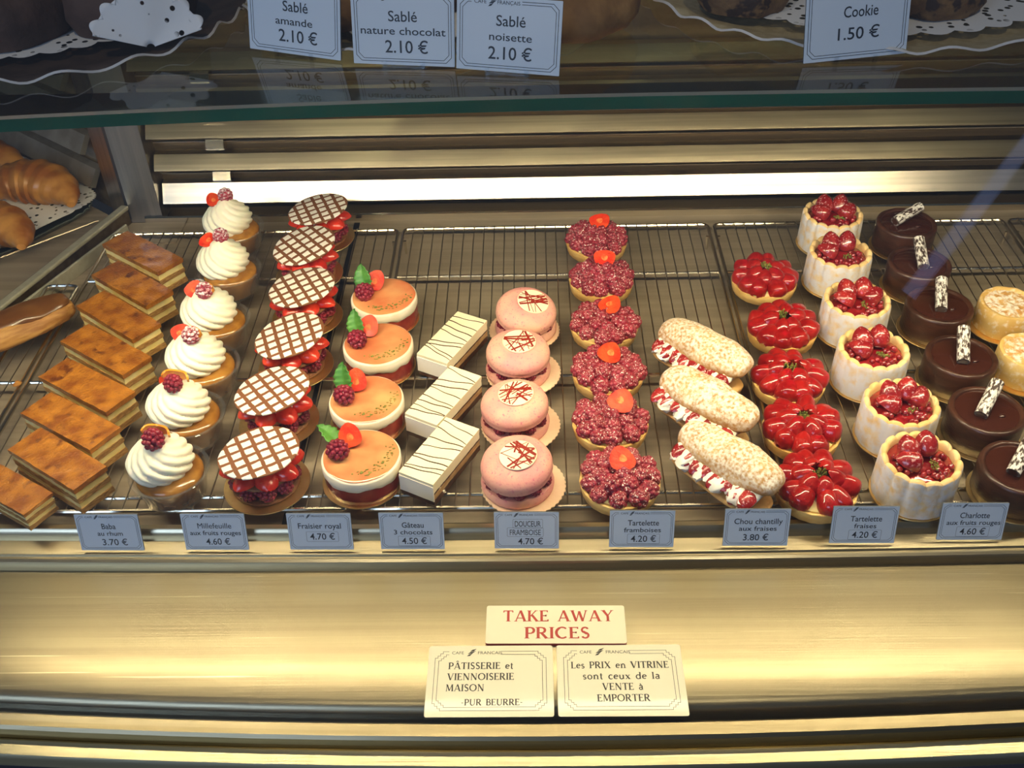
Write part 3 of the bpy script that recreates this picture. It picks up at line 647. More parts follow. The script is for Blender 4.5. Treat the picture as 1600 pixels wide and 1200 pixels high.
# ------------------------------------------------------------------ chocolate slices with white glaze
GS = [sheet_layer('biscuit_layer', .092, .0405, 0, .010, DARKCHOC, .0006, 1), sheet_layer('milk_mousse_layer', .092, .0405, .010, .0195, MILKCHOC, .0006, 2),
      sheet_layer('dark_layer', .0922, .0407, .0195, .0222, DARKCHOC, .0003, 3), sheet_layer('white_mousse_layer', .092, .0405, .0222, .0345, WHITECHOC, .0005, 4), sheet_layer('white_glaze', .0925, .041, .0345, .0395, WHITECHOC, .0002, 5)]
GS_END = sheet_layer('cream_end', .0012, .0407, .008, .0345, CREAM_W, .0002, 8)
def drizzle(seed):
    b = B(); g = random.Random(seed)
    for k, x in enumerate((-.034, -.029, -.019, -.012, .003, .013, .024, .037)):
        dx = g.uniform(-.012, .012); b.tube([(x+dx*(v-.5)+.0006*sin(v*9), -.0202+.0404*v,   .0307) for v in [j/8 for j in range(9)]], [.00042+.00022*abs(sin(3*v+k)) for v in range(9)], 5)
    return b.mesh('chocolate_drizzle', DARKCHOC, 60)
for _m in GS+[GS_END]: zs(_m, .77)
GAT = [(-.095, .957, 62), (-.099, .853, 61), (-.098, .765, 62)]
for i, (x, y, a) in enumerate(GAT):
    t = thing('chocolate_layer_slice', f'rectangular layered slice with white drizzled top, {place(i, 3)} of three' if i else 'rectangular layered slice with white drizzled top, rearmost of three', 'cake', (x, y, D), R(a), 'white topped layered slices')
    for m in GS: part(m.name.split('.')[0], m, t)
    part('cream_end', GS_END, t, (-.0464, 0, 0)); part('chocolate_drizzle', drizzle(i+2), t)

# ------------------------------------------------------------------ raspberry macaron cakes
MC_BOARD = board_mesh('scalloped_board', .0425, PAPER_B, .035, 44)
def foot(r, z, a):
    return (r*(1+.012*noise.noise(Vector((cos(a)*14, sin(a)*14, z*900)))) if z < .006 else r), z
MC_BOT = B().lathe([(.004, .0014), (.034, .0014), (.0372, .004), (.0378, .009), (.0366, .0125), (.036, .0155), (.004, .016)], 64).mesh('bottom_shell', PINK, 60)
MC_TOP = B().lathe([(.004, .0), (.033, .0), (.0362, .0012), (.0368, .003), (.0360, .0052), (.0366, .0068), (.0368, .0105), (.0352, .0160), (.0312, .0212), (.0245, .0248), (.014, .0266), (.004, .0270)], 64, 0, foot).mesh('top_shell', PINK, 60)
MC_CREAM = B().lathe([(.004, 0), (.024, 0), (.026, .008), (.024, .016), (.004, .016)], 30).mesh('cream_filling', CREAM_W, 60)
MC_DISC = B().lathe([(.002, 0), (.0188, 0), (.0193, .0006), (.0188, .0014), (.002, .0014)], 44).mesh('white_chocolate_disc', WHITECHOC, 50)
def scribble(seed):
    b = B(); g = random.Random(seed); rr = .0182
    for k in range(15):
        a = g.uniform(0, pi); d = g.uniform(-.012, .012); h = math.sqrt(rr*rr-d*d)
        c, s_ = cos(a), sin(a); l0, l1 = (-h, h) if k < 11 else (-h, g.uniform(-.2, .4)*h)
        b.ribbon([(d*c-l0*s_, d*s_+l0*c), (d*c-l1*s_, d*s_+l1*c)], g.choice((.0008, .0013, .0018, .0025)), .00150+.00001*k)
    return b.mesh('red_scribble', REDLINE, 0)
for _m in (MC_BOT, MC_TOP, MC_CREAM): zs(_m, .80)
DOUC = [(-.009, 1.008), (-.018, .926), (-.021, .835), (-.018, .743)]
for i, (x, y) in enumerate(DOUC):
    t = thing('raspberry_macaron_cake', f'large pink macaron filled with raspberries on scalloped card, {place(i, 4)} of its column', 'cake', (x, y, D), R(37*i), 'pink raspberry macarons')
    inv = -R(37*i); wr = Matrix.Rotation(inv, 3, 'Z')
    part('scalloped_board', MC_BOARD, t, wr @ Vector((.006 if i else -.002, -.001, 0))); part('bottom_shell', MC_BOT, t); part('cream_filling', MC_CREAM, t, (0, 0, .0125))
    for k in range(11):
        a = 2*pi*k/11; part('raspberry', RASPS[0], t, (.0285*cos(a), .0285*sin(a), .0180), (pi/2, 0, a+pi/2), .74)
    tilt = Euler(((R(10), R(4), R(2), R(6))[i], (R(6), R(2), R(-3), R(-5))[i], 0)).to_matrix()
    ts = part('top_shell', MC_TOP, t, (0, 0, .0228), (wr @ tilt).to_euler())
    dd = part('white_chocolate_disc', MC_DISC, ts, (wr @ Vector((-.001, .003, .0214))) if i != 0 else wr @ Vector((.007, .003, .0209)), (wr @ Euler((R(0), R(6 if i == 0 else 0), R(40*i))).to_matrix()).to_euler())
    part('red_scribble', scribble(i+11), dd)

# ------------------------------------------------------------------ tartlets
def crust_wob(r, z, a): return r*(1+.006*sin(24*a)*(1 if r > .036 else 0)+.006*noise.noise(Vector((cos(a)*3, sin(a)*3, z*90)))), z+(.0006*noise.noise(Vector((cos(a)*6, sin(a)*6, 1))) if z > .015 else 0)
CRUST_M = B().lathe([(.004, .0004), (.0365, .0004), (.0385, .002), (.0412, .0195), (.0408, .0215), (.0385, .0218), (.0370, .0200), (.0355, .0165), (.004, .0165)], 96, 0, crust_wob).mesh('tart_crust', CRUST, 50)
CUST_M = B().lathe([(.004, .0165), (.036, .0165), (.036, .0215), (.028, .024), (.004, .0255)], 40).mesh('custard_filling', CUSTARD, 60)
zs(CRUST_M, .70); zs(CUST_M, .70)
FRAMB = [(.087, 1.187), (.088, 1.094), (.086, .997), (.085, .907), (.082, .821), (.086, .734)]
FN = ['upright oval strawberry', 'shield shaped strawberry', 'round strawberry', 'wide strawberry', 'tall leaning strawberry', 'pointed strawberry']
for i, (x, y) in enumerate(FRAMB):
    t = thing('raspberry_tartlet', f'sugar dusted raspberry tartlet with {FN[i]} half, {place(i, 6)}', 'tartlet', (x, y, D), R(23*i), 'sugared raspberry tartlets')
    part('tart_crust', CRUST_M, t); part('custard_filling', CUST_M, t); g = random.Random(i)
    for n, rad_, z, el in ((11, .0315, .0190, 1.35), (7, .0185, .0245, 1.05), (2, .0060, .0275, .5)):
        for k in range(n):
            a = 2*pi*(k+.5*(n % 2))/n+g.uniform(-.08, .08); q = rad_+g.uniform(-.0015, .0015)
            part('raspberry', RASPS_S[k % 3], t, (q*cos(a), q*sin(a), z+g.uniform(-.0012, .0015)), (0, el+g.uniform(-.25, .25), a+g.uniform(-.5, .5)), g.uniform(.92, 1.08))
    inv = -R(23*i); wr = Matrix.Rotation(inv, 3, 'Z')
    part('strawberry_half', SB_H[i % 2], t, wr @ Vector(((.004, .004, .006, .002, .010, .002)[i], (.008, .010, .006, .002, .006, .004)[i], .0415)),
         (wr @ Matrix.Rotation(R((212, 215, 204, 200, 206, 206)[i]), 3, 'X') @ Matrix.Rotation(R((80, 92, 60, 175, 55, 140)[i]), 3, 'Z')).to_euler(), ((.9, .95, .9, 1.0, 1.05, .95)[i], 1.15, .8))
FRAI_T = [(.295, 1.088), (.298, .985), (.287, .890), (.284, .806), (.281, .7225)]
for i, (x, y) in enumerate(FRAI_T):
    t = thing('strawberry_tartlet', f'glossy glazed strawberry tartlet with pistachio crumbs, {place(i, 5)} of its row', 'tartlet', (x, y, D), R(51*i), 'glazed strawberry tartlets')
    part('tart_crust', CRUST_M, t); part('custard_filling', CUST_M, t); g = random.Random(40+i)
    for n, rad_, z, el, sc in ((10, .0285, .0180, 26, 1.06), (6, .0150, .0255, 52, .88)):
        for k in range(n):
            a = 2*pi*k/n+g.uniform(-.2, .2)+(.3 if n == 6 else 0)
            rot = (Matrix.Rotation(a+pi, 3, 'Z') @ Euler((R(g.uniform(-14, 14)), R(-el+g.uniform(-14, 14)), 0)).to_matrix()).to_euler()
            part('strawberry_half', SB_G[k % 3], t, (rad_*cos(a), rad_*sin(a), z+g.uniform(-.001, .001)), rot, (sc*g.uniform(.80, .95), sc*g.uniform(.80, 1.06), sc*g.uniform(1.0, 1.25)))
    part('pistachio_crumbs', PISTA_M, t, (0, .002, .0335), (0, 0, i), (.85, .85, 2.4))

# ------------------------------------------------------------------ cream puffs filled with strawberries
def bun_mesh(name, L_, w_, h0, h1, mat, seed):
    b = B()
    def fn(u, v):
        a = 2*pi*u; t = v*pi; x = -cos(t)*L_/2; e = max(0.0, sin(t))**.55
        q = 1+.12*noise.noise(Vector((x*38, cos(a)*1.3, sin(a)*1.3+seed)))+.045*noise.noise(Vector((x*160, cos(a)*5, sin(a)*5+seed)))
        s_ = sin(a); return (x, w_/2*cos(a)*e*q, (h1 if s_ > 0 else h0)*s_*e*q)
    return b.grid(fn, 40, 30, True).mesh(name, mat, 70)
CH_T = [bun_mesh('top_bun', .122, .049, .003, .0205, BUN, s) for s in (1, 2, 3)]
CH_B = bun_mesh('bottom_bun', .120, .047, .013, .004, BUN_B, 5)
def wavecream():
    b = B()
    for k in range(9):
        x = -.044+.011*k; q = (.6, 1.1, .3, .9, .5, 1.15, .2, .95, .7)[k]; b.blob((x, -.006-.002*q, .001), (.0075+.003*q, .013+.0065*q, .0050+.0018*q), 14, 10, .45, 90, 0, k)
    return b.mesh('chantilly_cream', CREAM_W, 70)
CH_C = wavecream()
CHOU = [(.189, .918, -47), (.181, .830, -48), (.190, .739, -49)]
for i, (x, y, a) in enumerate(CHOU):
    t = thing('strawberry_cream_puff', f'long sugar dusted choux bun with strawberries and cream, {place(i, 3)} of three' if i else 'long sugar dusted choux bun with strawberries and cream, rearmost of three', 'pastry', (x, y, D), R(a), 'long cream puffs')
    part('bottom_bun', CH_B, t, (0, -.002, .0125)); g = random.Random(i)
    for k in range(8):
        part('strawberry_half', SB_D[k % 2], t, (-.045+.0128*k, -.0145+g.uniform(-.002, .002), .0215+g.uniform(-.001, .001)), (R(22+g.uniform(-12, 12)), R(g.uniform(-10, 10)), R(-90+g.uniform(-16, 16))), (.8, .86, .95))
    part('chantilly_cream', CH_C, t, (0, -.003, .0275), (R(14), 0, 0))
    part('top_bun', CH_T[i], t, (.001, .008, .0345), (R(17), R(-2), R(1)))

# ------------------------------------------------------------------ charlottes
def wall_wob(r, z, a):
    k = abs(cos(a*7.5)); 
    if r > .034: r = r*(1-.035*(1-k)**2*(1 if z > .01 else .5))
    if z > .045: z = z-.0035*(1-k)**1.5
    return r, z
CHA_W = B().lathe([(.030, .002), (.0395, .002), (.0403, .006), (.0398, .030), (.0395, .045), (.0390, .0505), (.0385, .0518)], 120, 0, wall_wob, True, False).mesh('sponge_finger_wall', SPONGE_W, 60)
CHA_R = B().lathe([(.0385, .0518), (.0372, .0536), (.0340, .0536), (.0322, .0515), (.0318, .042)], 120, 0, wall_wob, False, False).mesh('sponge_finger_rim', SPONGE_T, 60)
CHA_F = B().lathe([(.0325, .043), (.030, .0448), (.02, .047), (.003, .048)], 48, 0, lambda r, z, a: (r, z+.0018*noise.noise(Vector((cos(a)*r*160, sin(a)*r*160, 3)))), True, True).mesh('red_fruit_filling', COULIS, 60)
def currants(seed):
    b = B(); g = random.Random(seed)
    for k in range(26):
        a = R(g.uniform(150, 395)); q = g.uniform(.012, .029); b.blob((q*cos(a), q*sin(a), .048+g.uniform(0, .003)), (.0034, .0034, .0034), 8, 6)
    return b.mesh('red_berries', COULIS, 60)
CUR = [currants(s) for s in range(2)]
zs(CHA_W, .94); zs(CHA_R, .94); zs(CHA_F, .94)
for _m in CUR:
    for v in _m.vertices: v.co.z -= .003
CHAR = [(.401, 1.193), (.389, 1.100), (.384, .996), (.379, .902), (.384, .810), (.380, .727)]
for i, (x, y) in enumerate(CHAR):
    t = thing('red_fruit_charlotte', f'white sponge charlotte filled with red berries, {place(i, 6)} of its row', 'cake', (x, y, D), R(-6+4*i), 'red fruit charlottes')
    part('gold_board', BOARD41, t, (-.001, -.0005, 0)); part('sponge_finger_wall', CHA_W, t, rot=(0, 0, i*.4)); part('sponge_finger_rim', CHA_R, t, rot=(0, 0, i*.4)); part('red_fruit_filling', CHA_F, t); g = random.Random(60+i)
    part('red_berries', CUR[i % 2], t)
    for k, (px, py, an, tl) in enumerate(((-.012, .008, 100, -58), (.008, .010, 70, -62), (-.016, -.004, 160, -20), (.017, .001, 30, -30))):
        if k == 3 and i % 2: continue
        part('strawberry_half', SB_D[k % 2], t, (px, py, .0545 if k < 2 else .0495), (Matrix.Rotation(R(an+g.uniform(-15, 15)), 3, 'Z') @ Euler((R(g.uniform(-15, 15)), R(tl), 0)).to_matrix()).to_euler(), (.9, 1.02, 1.1))
    part('pistachio_crumbs', PISTA_M, t, (.006, -.012, .0478), (0, 0, i), (.9, .6, 1.2))

# ------------------------------------------------------------------ round chocolate cakes with a rolled wafer
CHO_W = B().lathe([(.004, .0016), (.0375, .0016), (.0385, .004), (.0388, .044), (.0382, .0475), (.0362, .0488), (.0335, .0485), (.0325, .0470), (.0315, .044)], 72, 0, lambda r, z, a: (r*(1+.010*noise.noise(Vector((cos(a)*3, sin(a)*3, z*60)))), z+(.0008*noise.noise(Vector((cos(a)*4, sin(a)*4, 2))) if z > .04 else 0)), True, False).mesh('chocolate_wall', CHOC_SIDE, 60)
CHO_G = B().lathe([(.0325, .0455), (.026, .0470), (.003, .0472)], 56).mesh('chocolate_glaze', CHOC_GLZ, 60)
CIG = B().tube([(-.0205+.041*k/12, 0, 0) for k in range(13)], [.0064]*13, 18).mesh('rolled_wafer', CIGAR, 50)
CIG_IN = B().tube([(-.0208, 0, 0), (.0208, 0, 0)], .0042, 14).mesh('wafer_core', DARKCHOC, 50)
BEAN = B().blob((0, 0, 0), (.0042, .0026, .0016), 12, 8).mesh('chocolate_bean', CHOC_GLZ, 70)
for _m in (CHO_W, CHO_G): zs(_m, .79)
CHOC = [(.498, 1.184, 30, 12), (.487, 1.088, 86, 20), (.484, .998, 77, 20), (.478, .900, 77, 22), (.475, .809, 54, 22), (.478, .724, 52, 22)]
CHN = ['lying to the right', 'pointing straight back', 'tilted slightly right', 'very white', 'leaning right', 'cut by the picture edge']
for i, (x, y, a, el) in enumerate(CHOC):
    t = thing('chocolate_cake', f'dark round chocolate cake, wafer roll {CHN[i]}, {place(i, 6)}', 'cake', (x, y, D), 0, 'round chocolate cakes')
    part('gold_board', BOARD43, t, (0, -.001, 0)); part('chocolate_wall', CHO_W, t, rot=(0, 0, i)); part('chocolate_glaze', CHO_G, t)
    rot = (Matrix.Rotation(R(a), 3, 'Z') @ Euler((R(25*i), R(-el), 0)).to_matrix()).to_euler()
    ww = part('rolled_wafer', CIG, t, (0, .004, .0455+.0205*sin(R(el))*.55), rot, 1.08); part('wafer_core', CIG_IN, ww)
    part('chocolate_bean', BEAN, t, (.012, -.010, .0378), (0, 0, R(20)))
# ------------------------------------------------------------------ apple cakes at the right edge
AP_W = B().lathe([(.004, .0016), (.034, .0016), (.0355, .004), (.0345, .046), (.0335, .0495), (.0310, .0500), (.0285, .048), (.028, .044)], 64, 0, lambda r, z, a: (r*(1+.02*noise.noise(Vector((cos(a)*3, sin(a)*3, z*50)))), z+(.0015*noise.noise(Vector((cos(a)*4, sin(a)*4, 2))) if z > .04 else 0)), True, False).mesh('sponge_wall', APPLE_S, 60)
AP_T = B().lathe([(.029, .046), (.024, .0475), (.012, .0465), (.003, .0470)], 48, 0, lambda r, z, a: (r, z+.003*noise.noise(Vector((cos(a)*r*150, sin(a)*r*150, 8))))).mesh('apple_top', APPLE_T, 60)
for _m in (AP_W, AP_T): zs(_m, .70)
for i, (x, y) in enumerate(((.570, 1.004), (.560, .911))):
    t = thing('apple_charlotte', ('golden round sponge cake with sugared apple top at the right edge, behind another', 'golden round sponge cake at the right edge, the front one, cut by the picture')[i], 'cake', (x, y, D), i*1.3, 'golden apple cakes')
    part('gold_board', BOARD43, t); part('sponge_wall', AP_W, t); part('apple_top', AP_T, t)

# ------------------------------------------------------------------ eclair, crumbs and croissants on the left
t = thing('chocolate_eclair', 'long plain eclair with brown icing lying beside the mitre bar', 'pastry', (-.640, 1.006, D), R(41), None)
part('choux_body', bun_mesh('choux_body', .150, .054, .015, .020, ECL, 3), t, (0, 0, .014)); part('chocolate_icing', bun_mesh('chocolate_icing', .144, .047, .004, .011, ECL_T, 4), t, (0, .003, .0255))
for i, (x, y, s) in enumerate(((-.625, .868, 1.1), (-.620, .842, .9), (-.606, .915, .5))):
    tag(part('pastry_flake', B().blob((0, 0, .003), (.012*s, .008*s, .003), 9, 6, .6, 90, 0, i).mesh('pastry_flake', CROISS, 30), None, (x, y, D-.0015), (0, 0, i*2)), ('broken brown pastry flake on the left rack, largest', 'broken brown pastry flake on the left rack, nearest the custard slices', 'tiny pale pastry crumb on the wires below the eclair')[i], 'crumb', 'pastry crumbs')
def croissant_mesh(seed):
    b = B(); n = 44; pts = []; rs = []
    for k in range(n+1):
        v = k/n; a = R(-62+124*v); q = sin(pi*(.04+.92*v))
        pts.append((.072*sin(a), .072*(cos(a)-1)+.02, .0)); st = (v*9) % 1
        rs.append((.003+.027*q**1.25)*(1+.13*(st-.5)))
    b.tube(pts, rs, 20); b.v = [(x, y, z*.86+.0) for x, y, z in b.v]; return b.mesh('croissant', CROISS, 60)
CR = croissant_mesh(1)
def scallop_sheet(name, rx, ry, mat, n=30, amp=.05, lace=True, rings=10, z=0, e=1):
    me = bpy.data.meshes.new(name); vs = [(0, 0, z)]; fs = []; S = n*6; lz = [0.0]
    for j in range(1, rings+1):
        for i in range(S):
            a = 2*pi*i/S; q = j/rings*(1-(amp*(1-abs(sin(a*n/2))) if j == rings else 0)); ca, sa = sqr(a, e); vs.append((rx*q*ca, ry*q*sa, z+.0006*sin(a*5)*q)); lz.append(1.0 if .55 < q < .93 else 0.0)
    for i in range(S): fs.append((0, 1+i, 1+(i+1) % S))
    for j in range(rings-1):
        for i in range(S): a = 1+j*S+i; c = 1+j*S+(i+1) % S; fs.append((a, a+S, c+S, c))
    me.from_pydata(vs, [], fs); me.materials.append(mat); uv = me.uv_layers.new(name='UVMap')
    for l in me.loops: v = vs[l.vertex_index]; uv.data[l.index].uv = (v[0], v[1])
    at = me.attributes.new('lace', 'FLOAT', 'POINT'); at.data.foreach_set('value', lz); me.update(); return me
tr = thing('croissant_tray', 'dark green scalloped tray with doily under the croissants, on the neighbouring counter', 'tray', (-.838, 1.356, D-.0255), R(-36))
def sqr(a, e):
    c, s_ = cos(a), sin(a); return (math.copysign(abs(c)**e, c), math.copysign(abs(s_)**e, s_))
def tray_mesh(name, rx, ry, rim, flare, mat, n=26, amp=.003, th=.0012, wav=.004, e=1):
    b = B(); prof = [(.02, .0), (1-flare/rx, .0), (1-.45*flare/rx, rim*.55), (1, rim), (.992, rim+th), (1-.5*flare/rx, rim*.55+th*1.3), (1-1.08*flare/rx, th), (.02, th)]
    def fn(u, v):
        q, z = prof[round(v*7)]; a = 2*pi*u; k = wav*sin(a*n+2*sin(3*a))*(1 if 2 < round(v*7) < 5 else 0)
        ca, sa = sqr(a, e); return ((rx*q+amp*sin(a*n)*(q > .99))*ca, (ry*q+amp*sin(a*n)*(q > .99))*sa, z+k)
    return b.grid(fn, n*8, 7, True, True, True).mesh(name, mat, 50)
part('tray', tray_mesh('tray', .152, .118, .012, .014, TRAYG, 30, .0012, wav=.0012, e=.32), tr)
tag(part('paper_doily', scallop_sheet('paper_doily', .150, .118, LACE, 60, .02, e=.28), None, (-.838, 1.372, D-.0105), (0, 0, R(-36))), 'white lace paper doily under the croissants at the left', 'doily')
for i, (x, y, z, a) in enumerate(((-.754, 1.352, .013, -10), (-.780, 1.240, .012, -14), (-.872, 1.432, .013, 4))):
    tag(part('croissant', CR, None, (x, y, D+z), (R((8, 0, 5)[i]), 0, R(a)), (1.30, 1.22, 1.22)), ('golden croissant in the middle of the left tray, its tip on the doily', 'golden croissant nearest the front of the left tray', 'golden croissant at the back of the left tray, behind another')[i], 'croissant', 'croissants on the left tray')
# ------------------------------------------------------------------ lettering
_cache = {}
def text_mesh(s, mat, w_=None, h=None, bold=0.0):
    """letters as flat mesh, centred on x, baseline at y=0; h = cap height, w_ = total width"""
    key = (s, mat.name, w_, h)
    cu = bpy.data.curves.new('lettering', 'FONT'); cu.body = s; cu.size = 1; cu.resolution_u = 3; cu.offset = 0 if 'M' in s else bold
    o = bpy.data.objects.new('tmp', cu); COL.objects.link(o); bpy.context.view_layer.update()
    me = bpy.data.meshes.new_from_object(o.evaluated_get(bpy.context.evaluated_depsgraph_get()))
    bpy.data.objects.remove(o); bpy.data.curves.remove(cu)
    xs = [v.co.x for v in me.vertices]; x0, x1 = min(xs), max(xs); sy = h/.73; sx = (w_/(x1-x0)) if w_ else sy
    for v in me.vertices: v.co = Vector(((v.co.x-(x0+x1)/2)*sx, v.co.y*sy, 0))
    me.name = 'lettering'; me.materials.clear(); me.materials.append(mat); me.update(); return me
def lightning(b, x, y, s, z=0, mi=0):
    """the emblem between the two header words: three stacked flying strokes"""
    for k, (dx, dy, L_) in enumerate(((.16, .30, .62), (0, .02, .78), (-.20, -.28, .52))):
        cx, cy = x+dx*s, y+dy*s
        b.add([(cx-L_*s*.55, cy-.16*s, z), (cx+L_*s*.1, cy-.10*s, z), (cx+L_*s*.62, cy+.22*s, z), (cx-L_*s*.15, cy+.08*s, z)], [(0, 1, 2, 3)], mi)
def frame_lines(b, w_, h, inset, n, lw, z, gap=None, steps=1):
    """rectangle with stepped corners; gap = (x0, x1) left open in the top side"""
    x, y = w_/2-inset, h/2-inset
    def corner(sx, sy):
        c = n
        if steps == 0: return [(sx*(x-c), sy*y), (sx*x, sy*(y-c))]
        pts = [(sx*(x-c), sy*y)]
        for k in range(steps):
            pts += [(sx*(x-c+c*k/steps), sy*(y-c*(k+1)/steps)), (sx*(x-c+c*(k+1)/steps), sy*(y-c*(k+1)/steps))]
        return pts
    TR, BR, BL, TL = corner(1, 1), corner(1, -1), corner(-1, -1), corner(-1, 1)
    if gap: path = [(gap[1], y)]+TR+BR[::-1]+BL+TL[::-1]+[(gap[0], y)]; b.ribbon(path, lw, z)
    else: b.ribbon(TR+BR[::-1]+BL+TL[::-1], lw, z, True)

def rounded_plate(w_, h, r, t, bv=.0004):
    pts = []
    for cx, cy, a0 in ((w_/2-r, h/2-r, 0), (-w_/2+r, h/2-r, 90), (-w_/2+r, -h/2+r, 180), (w_/2-r, -h/2+r, 270)):
        for k in range(5): a = R(a0+k*22.5); pts.append((cx+r*cos(a), cy+r*sin(a)))
    n = len(pts)
    return B().add([(x, y, 0) for x, y in pts]+[(x, y, t) for x, y in pts], [tuple(range(n-1, -1, -1))], 1).add([(x, y, t) for x, y in pts], [tuple(range(n))], 0).add([(x, y, z) for z in (0, t) for x, y in pts], [(i, (i+1) % n, (i+1) % n+n, i+n) for i in range(n)], 1)

def price_card(lines, boxes, label, loc, rz, tilt, roll, w_, group, base=True):
    """lines: (text, y, cap height, width, x) in fractions of the card's height and width"""
    h = w_*.672
    t = thing('price_card', label, 'price tag', loc, rz, group)
    Rm = Euler((R(90-tilt), 0, 0)).to_matrix() @ Euler((0, 0, R(roll))).to_matrix(); up = Rm @ Vector((0, 1, 0)); nrm = Rm @ Vector((0, 0, 1))
    z0 = abs(sin(R(roll)))*w_/2
    c = Vector((0, 0, z0+.0012))+up*h/2
    def put(nm, me, p=(0, 0, 0)): return part(nm, me, t, c+Rm @ Vector(p), Rm.to_euler())
    put('card', rounded_plate(w_, h, .0006, .0016).mesh('card', [CARD, CARD_E], 20))
    b = B(); hw = w_*.30
    frame_lines(b, w_, h, w_*.032, w_*.052, w_*.0055, 0, (-w_*.36, w_*.12), 0); frame_lines(b, w_, h, w_*.056, w_*.050, w_*.0050, 0, (-w_*.36, w_*.12), 0)
    put('border_line', b.mesh('border_line', INK, 0), (0, 0, .00172))
    e = B(); lightning(e, -w_*.160, h*.425, w_*.085); put('header_emblem', e.mesh('header_emblem', INK, 0), (0, 0, .00175))
    put('lettering', text_mesh('CAFE', INK, w_*.115, h*.052), (-w_*.275, h*.405, .00175)); put('lettering', text_mesh('FRANÇAIS', INK, w_*.215, h*.052), (-w_*.005, h*.405, .00175))
    for s, y, ch, ww, x in lines:
        put('lettering', text_mesh(s, INK, w_*ww, h*ch, .007), (w_*x, h*(y-.5), .00175))
    for x, y, bw, bh in boxes:
        q = B(); frame_lines(q, w_*bw, h*bh, 0, w_*.012, w_*.0035, 0, None, 0); put('price_frame', q.mesh('price_frame', INK, 0), (w_*x, h*(y-.5), .00173))
    if base:
        cl = B().box(-w_*.21, w_*.21, -.0035, .0012, 0, .0010).box(-w_*.21, -w_*.17, -.0035, -.0022, 0, .006).box(w_*.17, w_*.21, -.0035, -.0022, 0, .006).box(-w_*.21, w_*.21, .0018, .0028, 0, .010)
        part('clear_clip', cl.mesh('clear_clip', CLIP, 20), t, (0, -.001, 0))
    return t
PR = .175
LOW = [
 (-.4195, .6705, [('Baba', .600, .155, .22, .01), ('au rhum', .415, .130, .40, .01), ('3.70 €', .150, .180, .40, .06)], [], 'Baba au rhum 3.70 €'),
 (-.315, .6700, [('Millefeuille', .600, .155, .53, .01), ('aux fruits rouges', .415, .130, .80, .01), ('4.60 €', .150, .180, .38, .03)], [], 'Millefeuille aux fruits rouges 4.60 €'),
 (-.211, .6690, [('Fraisier royal', .590, .155, .67, .0), ('4.70 €', .285, .180, .39, .03)], [(.03, .365, .50, .27)], 'Fraisier royal 4.70 €'),
 (-.121, .6685, [('Gâteau', .600, .155, .34, .02), ('3 chocolats', .415, .130, .60, .02), ('4.50 €', .150, .180, .39, .03)], [(.03, .230, .50, .27)], 'Gâteau 3 chocolats 4.50 €'),
 (-.009, .6680, [('DOUCEUR', .610, .160, .40, .02), ('FRAMBOISE', .375, .160, .48, -.02), ('4.70 €', .120, .180, .39, .06)], [(.02, .690, .46, .245), (-.02, .455, .56, .245)], 'DOUCEUR FRAMBOISE 4.70 €'),
 (.103, .6685, [('Tartelette', .600, .155, .48, .02), ('framboises', .415, .130, .57, .01), ('4.20 €', .150, .180, .39, .03)], [(.03, .230, .50, .27)], 'Tartelette framboises 4.20 €'),
 (.214, .6690, [('Chou chantilly', .600, .155, .74, .02), ('aux fraises', .415, .130, .58, .02), ('3.80 €', .150, .180, .39, .0)], [], 'Chou chantilly aux fraises 3.80 €'),
 (.318, .6710, [('Tartelette', .600, .155, .48, .02), ('fraises', .415, .130, .34, .02), ('4.20 €', .150, .180, .39, .03)], [(.03, .230, .50, .27)], 'Tartelette fraises 4.20 €'),
 (.423, .6740, [('Charlotte', .600, .155, .45, .02), ('aux fruits rouges', .415, .130, .82, .02), ('4.60 €', .150, .180, .39, .03)], [(.03, .230, .50, .27)], 'Charlotte aux fruits rouges 4.60 €'),
]
for x, y, ls, bx, lab in LOW:
    price_card(ls, bx, f'small bluish white price card reading {lab}', (x, y, D-.0122), R(-.7), 14, 0, .0628, 'price cards along the counter front', False)
UP = [
 ((-.197, .838, D+.4202), -17, 12, -1.5, [('Sablé', .600, .150, .27, .02), ('amande', .410, .110, .40, .0), ('2.10 €', .170, .180, .42, .04)], 'large price card reading Sablé amande 2.10 €, tilted, on the upper shelf'),
 ((-.103, .813, D+.4202), -7, 12, -0.5, [('Sablé', .600, .150, .28, .0), ('nature chocolat', .420, .110, .83, .0), ('2.10 €', .170, .180, .42, .03)], 'large price card reading Sablé nature chocolat 2.10 € on the upper shelf'),
 ((-.018, .794, D+.4202), -11, 12, -1.0, [('Sablé', .620, .150, .28, .02), ('noisette', .425, .110, .41, .02), ('2.10 €', .170, .180, .42, .02)], 'large price card reading Sablé noisette 2.10 € on the upper shelf'),
 ((.262, .806, D+.4202), 6, 12, 2.2, [('Cookie', .570, .155, .33, .03), ('1.50 €', .270, .170, .40, .02)], 'large price card reading Cookie 1.50 €, alone on the right of the upper shelf')]
for loc, rz, tl, ro, ls, lab in UP:
    price_card(ls, [], lab, loc, R(rz), tl, ro, .0845, 'large price cards on the upper shelf')

